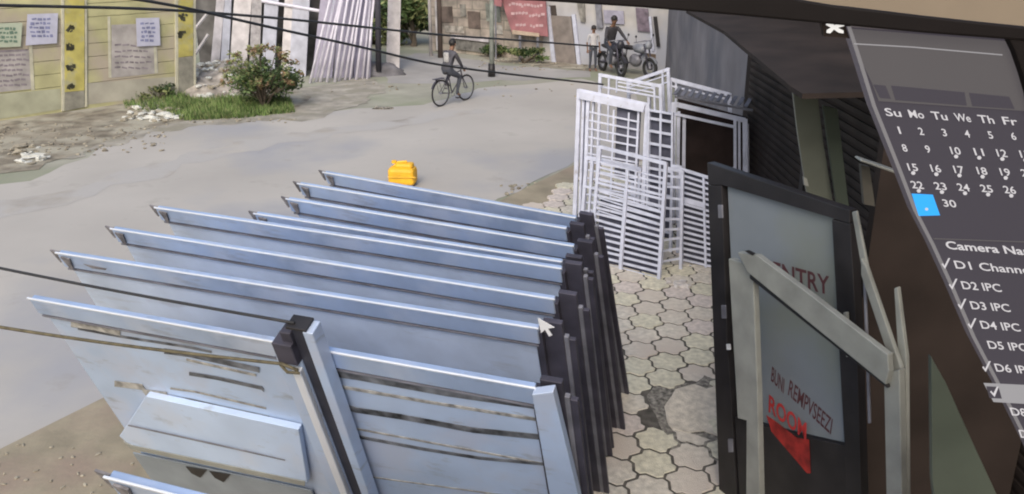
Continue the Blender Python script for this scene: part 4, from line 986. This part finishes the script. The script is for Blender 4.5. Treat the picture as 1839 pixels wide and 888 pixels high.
def rider(loc, rz, label, lean=.16, cols=(M_skin, M_sh, M_tr), pedals=((.56, -.12, .20), (.36, .12, .46)), grip=((.68, .26, .985)), hz=.93, hipx=.27):
    root = empty('person', loc, label, 'person')
    hx = hipx
    J = {'pelvis': ((hx, 0, hz), (.155, .13)), 'waist': ((hx + .05, 0, hz + .16), (.15, .12)), 'chest': ((hx + .13, 0, hz + .36), (.18, .125)), 'neckb': ((hx + .20, 0, hz + .50), (.07, .07)), 'neck': ((hx + .235, 0, hz + .56), .052), 'head': ((hx + .27, 0, hz + .65), (.088, .085)), 'crown': ((hx + .28, 0, hz + .75), (.07, .07))}
    E_ = [('pelvis', 'waist'), ('waist', 'chest'), ('chest', 'neckb'), ('neckb', 'neck'), ('neck', 'head'), ('head', 'crown')]
    T = {('pelvis', 'waist'): 1, ('waist', 'chest'): 1, ('chest', 'neckb'): 1, ('neckb', 'neck'): 0, ('neck', 'head'): 0, ('head', 'crown'): 0}
    for sd_, pd in ((-1, pedals[0]), (1, pedals[1])):
        s_ = str(sd_); hip = Vector((hx + .02, sd_ * .09, hz - .02)); ft = Vector((pd[0] - .04, sd_ * .12, pd[2] + .08))
        mid = (hip + ft) / 2; dl = (ft - hip).length; bend = math.sqrt(max(.0, .44 ** 2 - (dl / 2) ** 2)); kn = mid + Vector((.85, sd_ * .1, .45)).normalized() * bend
        J['hip' + s_] = (hip, .105); J['kn' + s_] = (kn, .072); J['an' + s_] = (ft, .036); J['to' + s_] = (ft + Vector((.16, 0, -.05)), (.038, .025))
        E_ += [('pelvis', 'hip' + s_), ('hip' + s_, 'kn' + s_), ('kn' + s_, 'an' + s_), ('an' + s_, 'to' + s_)]
        for e in (('pelvis', 'hip' + s_), ('hip' + s_, 'kn' + s_), ('kn' + s_, 'an' + s_)): T[e] = 2
        sh_ = Vector((hx + .17, sd_ * .17, hz + .44)); gr = Vector((grip[0] - .06, sd_ * grip[1], grip[2] + .02)); el = (sh_ + gr) / 2 + Vector((-.02, sd_ * .06, -.07))
        J['sh' + s_] = (sh_, .066); J['el' + s_] = (el, .048); J['wr' + s_] = (gr, .027)
        E_ += [('chest', 'sh' + s_), ('sh' + s_, 'el' + s_), ('el' + s_, 'wr' + s_)]; T[('chest', 'sh' + s_)] = 1; T[('sh' + s_, 'el' + s_)] = 3; T[('el' + s_, 'wr' + s_)] = 3
        hand(J, E_, T, sd_, gr, (gr - el), (0, 0, -1))
    figure(J, E_, T, [*cols, M_dk], 'body', root, loc, rz)
    rot = Matrix.Rotation(rz, 3, 'Z'); hc = rot @ Vector(J['head'][0]) + Vector(loc) + UP * .03
    head_extras(root, hc, rot @ Vector((1, 0, 0)))
    return root, rot
pr_, rot = rider(rear, BH, 'cyclist in dark clothes with a pale bag on the back, riding away', cols=(M_skin, mat('charcoal shirt', (.07, .068, .08), .85), M_tr))
def brick_pack():
    mb = MB(); mb.cbox(rear + rot @ Vector((.27, 0, 1.28)), .08, .16, .26, BH); return mb
brick_pack().build('backpack', mat('pale bag', (.40, .39, .38), .8, var=.2, scale=12), pr_, .03)
for x, y, z in ((.52, -.12, .245), (.32, .12, .505)): pass

bk_.scale = (.92, .92, .92); pr_.scale = (.92, .96, .92)
# motorcycles
def motorcycle(x, y, rz, label, m):
    p0_ = G(x, y); p0_.z = 0; rt_ = Matrix.Rotation(rz, 3, 'Z'); T_ = lambda v: rt_ @ Vector(v) + p0_
    root = empty('motorcycle', p0_, label, 'motorcycle', 'motorcycles parked by the pale house'); ax = rt_ @ Vector((1, 0, 0))
    for xx in (-.62, .62):
        wz_ = .30; w_ = MB().ring(T_((xx, 0, wz_)), ax, UP, .245, .05, 28, 8).build('wheel', mat('black tyre', (.02, .02, .02), .8), root, 0, True)
        MB().ring(T_((xx, 0, wz_)), ax, UP, .17, .02, 24, 6).tube([T_((xx, -.06, wz_)), T_((xx, .06, wz_))], .06, 10).build('rim', M_dgrey, w_, 0, True)
    MB().blob(T_((.15, 0, .82)), .26, .14, .14, .05, 14, 9, 1, rz).build('tank', m, root, 0, True)
    MB().blob(T_((-.32, 0, .80)), .38, .13, .07, .05, 14, 8, 2, rz).build('seat', M_black, root, 0, True)
    MB().blob(T_((0, 0, .45)), .24, .15, .19, .12, 12, 8, 3, rz).build('engine', M_dgrey, root, 0, True)
    MB().blob(T_((.52, 0, .95)), .10, .12, .13, .05, 12, 8, 4, rz).build('headlight', m, root, 0, True)
    f_ = MB(); f_.tube([T_((.62, .08, .30)), T_((.42, .08, .98))], .025, 7).tube([T_((.62, -.08, .30)), T_((.42, -.08, .98))], .025, 7).tube([T_((-.62, .09, .30)), T_((0, .09, .40))], .025, 7).tube([T_((-.62, -.09, .3)), T_((0, -.09, .4))], .025, 7).tube([T_((-.5, .1, .75)), T_((-.55, .1, .35))], .02, 6).tube([T_((.36, 0, .82)), T_((.05, 0, .4))], .03, 7)
    f_.build('frame', M_dark, root, 0, True)
    MB().tube([T_((.26, .34, 1.02)), T_((.40, .14, 1.06)), T_((.40, -.14, 1.06)), T_((.26, -.34, 1.02))], .016, 7).build('handlebar', M_dgrey, root, 0, True)
    mb = MB(); mb.blob(T_((.34, .34, 1.2)), .03, .06, .04, 0, 8, 6).blob(T_((.34, -.34, 1.2)), .03, .06, .04, 0, 8, 6); mb.tube([T_((.32, .3, 1.03)), T_((.34, .34, 1.2))], .006, 5).tube([T_((.32, -.3, 1.03)), T_((.34, -.34, 1.2))], .006, 5); mb.build('mirrors', M_black, root, 0, True)
    for xx, a0 in ((.62, 30), (-.62, 60)):
        mb = MB()
        for i in range(7):
            t0 = R(a0 + i * 15); t1 = R(a0 + 15 + i * 15); mb.bar(T_((xx + math.cos(t0) * .32, 0, .3 + math.sin(t0) * .32)), T_((xx + math.cos(t1) * .32, 0, .3 + math.sin(t1) * .32)), .11, .006, rt_ @ Vector((math.cos(t0), 0, math.sin(t0))))
        mb.build('mudguard', m, root)
    return p0_
pm = motorcycle(1098, 134, R(-70), 'dark motorcycle with a rider, before the pale house', mat('dark tank paint', (.03, .03, .04), .4))
motorcycle(1140, 136, R(-55), 'grey motorcycle parked right of the rider', mat('grey tank paint', (.22, .23, .26), .4))
rider(pm, R(-70), 'person in a pale shirt seated on the dark motorcycle', cols=(M_skin, M_dk, M_tr), pedals=((.16, -.16, .22), (.16, .16, .22)), grip=(.40, .30, 1.0), hz=.93, hipx=-.2)
# standing person
def stander(loc, rz, label, sc=1.):
    root = empty('person', loc, label, 'person')
    S_ = lambda x, y, z: (x * sc, y * sc, z * sc)
    J = {'pelvis': (S_(0, 0, .92), (.13 * sc, .10 * sc)), 'waist': (S_(0, 0, 1.08), (.125 * sc, .09 * sc)), 'chest': (S_(.01, 0, 1.30), (.155 * sc, .10 * sc)), 'neckb': (S_(0, 0, 1.43), .06 * sc), 'neck': (S_(.01, 0, 1.49), .05 * sc), 'head': (S_(.03, 0, 1.58), .086 * sc), 'crown': (S_(.03, 0, 1.67), .068 * sc)}
    E_ = [('pelvis', 'waist'), ('waist', 'chest'), ('chest', 'neckb'), ('neckb', 'neck'), ('neck', 'head'), ('head', 'crown')]
    T = {('pelvis', 'waist'): 1, ('waist', 'chest'): 1, ('chest', 'neckb'): 1}
    for sd_ in (-1, 1):
        s_ = str(sd_)
        J['hip' + s_] = (S_(0, sd_ * .09, .88), .085 * sc); J['kn' + s_] = (S_(.03, sd_ * .10, .48), .056 * sc); J['an' + s_] = (S_(-.01, sd_ * .11, .08), .038 * sc); J['to' + s_] = (S_(.15, sd_ * .13, .035), (.038 * sc, .03 * sc))
        E_ += [('pelvis', 'hip' + s_), ('hip' + s_, 'kn' + s_), ('kn' + s_, 'an' + s_), ('an' + s_, 'to' + s_)]
        for e in (('pelvis', 'hip' + s_), ('hip' + s_, 'kn' + s_), ('kn' + s_, 'an' + s_)): T[e] = 2
        J['sh' + s_] = (S_(0, sd_ * .18, 1.38), .052 * sc); J['el' + s_] = (S_(-.02, sd_ * .24, 1.10), .037 * sc); J['wr' + s_] = (S_(.06, sd_ * .24, .87), .026 * sc)
        E_ += [('chest', 'sh' + s_), ('sh' + s_, 'el' + s_), ('el' + s_, 'wr' + s_)]; T[('chest', 'sh' + s_)] = 1; T[('sh' + s_, 'el' + s_)] = 1
        hand(J, E_, T, sd_, J['wr' + s_][0], (.2, 0, -1), (1, 0, 0))
    figure(J, E_, T, [M_skin, M_sh, M_tr], 'body', root, loc, rz)
    rot = Matrix.Rotation(rz, 3, 'Z'); head_extras(root, rot @ Vector(J['head'][0]) + Vector(loc) + UP * .02, rot @ Vector((1, 0, 0)), sc)
ps = G(1064, 128); ps.z = 0
stander(ps, R(-80), 'person standing in dark trousers left of the motorcycles', .80)

# yellow container on the road
yb_ = G(722, 334); yr = empty('yellow_can', (yb_.x, yb_.y, 0), 'yellow plastic can lying on the road beyond the panels', 'can')
M_y = mat('yellow plastic', (.78, .43, .02), .55, var=.10, scale=5, grime=((.35, .22, .06), (9, 9, 9), .6, .6))
mb = MB(); mb.cbox((yb_.x + .02, yb_.y, .19), .46, .30, .30, R(-8)); mb.build('body', M_y, yr, .06)
mb = MB(); mb.cbox((yb_.x + .06, yb_.y, .36), .30, .20, .10, R(-8)); mb.build('shoulder', M_y, yr, .04)
mb = MB(); mb.cbox((yb_.x + .02, yb_.y - .005, .035), .40, .26, .05, R(-8)); mb.build('dark_base', M_ear, yr, .01)
MB().tube([(yb_.x - .12, yb_.y + .02, .40), (yb_.x - .12, yb_.y + .02, .44)], .045, 12).build('cap', M_y, yr)
MB().tube([(yb_.x - .21, yb_.y - .155, .2), (yb_.x + .26, yb_.y - .19, .2)], .008, 6).build('seam', M_y, yr)
mb = MB(); mb.tube([(yb_.x - .12, yb_.y, .34), (yb_.x - .05, yb_.y, .42), (yb_.x + .10, yb_.y, .43)], .02, 7); mb.build('handle', M_y, yr)

# ------------------------------------------------------------ overhead cables
def cable(pts, r, m, label, grp='cables strung across the street'):
    P_ = [D(x, y, Y) for x, y, Y in pts]; out = []
    for i in range(len(P_) - 1):
        p0_ = P_[max(0, i - 1)]; p1 = P_[i]; p2 = P_[i + 1]; p3 = P_[min(len(P_) - 1, i + 2)]
        for k in range(6):
            t = k / 6; out.append(.5 * ((2 * p1) + (p2 - p0_) * t + (2 * p0_ - 5 * p1 + 4 * p2 - p3) * t * t + (-p0_ + 3 * p1 - 3 * p2 + p3) * t ** 3))
    out.append(P_[-1]); return tag(MB().tube(out, r, 7).build('cable', m, None, 0, True), label, 'cable', grp)
cable([(-120, 6, 7), (0, 10, 7.4), (250, 16, 8.4), (400, 25, 9.2), (560, 39, 10), (780, 62, 11.5), (920, 72, 13), (1075, 84, 15)], .015, M_cable, 'upper black cable crossing the street along the top')
cable([(200, -8, 7), (330, 14, 7.5), (480, 48, 8.3), (640, 83, 9.3), (780, 115, 10.3), (920, 134, 11.4), (1083, 152, 12.75)], .014, M_cable, 'lower black cable slanting down to the gate pile')
pe = PP(.04, -.006, .03)
cable([(-120, 455, 5.0), (0, 478, 4.9), (180, 506, 4.75), (380, 545, 4.45)], .0085, M_cable, 'thin black cable running to the top of the steel post')
def cable3(P_, r, m, label, grp='cables strung across the street'):
    return tag(MB().tube(P_, r, 7).build('cable', m, None, 0, True), label, 'cable', grp)
bpy.data.objects.remove([o for o in COL.objects if o.get('label', '').startswith('thin black cable')][0])
a0 = D(-120, 457, 4.7); a1 = pe
cable3([a0.lerp(a1, k / 16) + UP * (-.012 * math.sin(math.pi * k / 16)) for k in range(17)], .0085, M_cable, 'thin black cable running to the top of the steel post')
b0 = D(-120, 568, 4.3); b1 = PP(-.10, .30, .075)
b2 = PP(.0, .315, .085)
pts = [b0.lerp(b1, k / 16) + UP * (-.02 * math.sin(math.pi * k / 16)) for k in range(17)] + [b2]
ro = cable3(pts, .0095, M_rope, 'dusty brown cable tied round the steel post')
MB().tube([PP(-.12, .31, .07), PP(-.06, .33, .10), PP(.01, .325, .095), PP(-.02, .30, .09), PP(-.11, .29, .08)], .009, 6).build('knot', M_rope, ro).location = -parent_loc(ro) + Vector(ro.location) - Vector((0, 0, 0)) if False else (0, 0, 0)
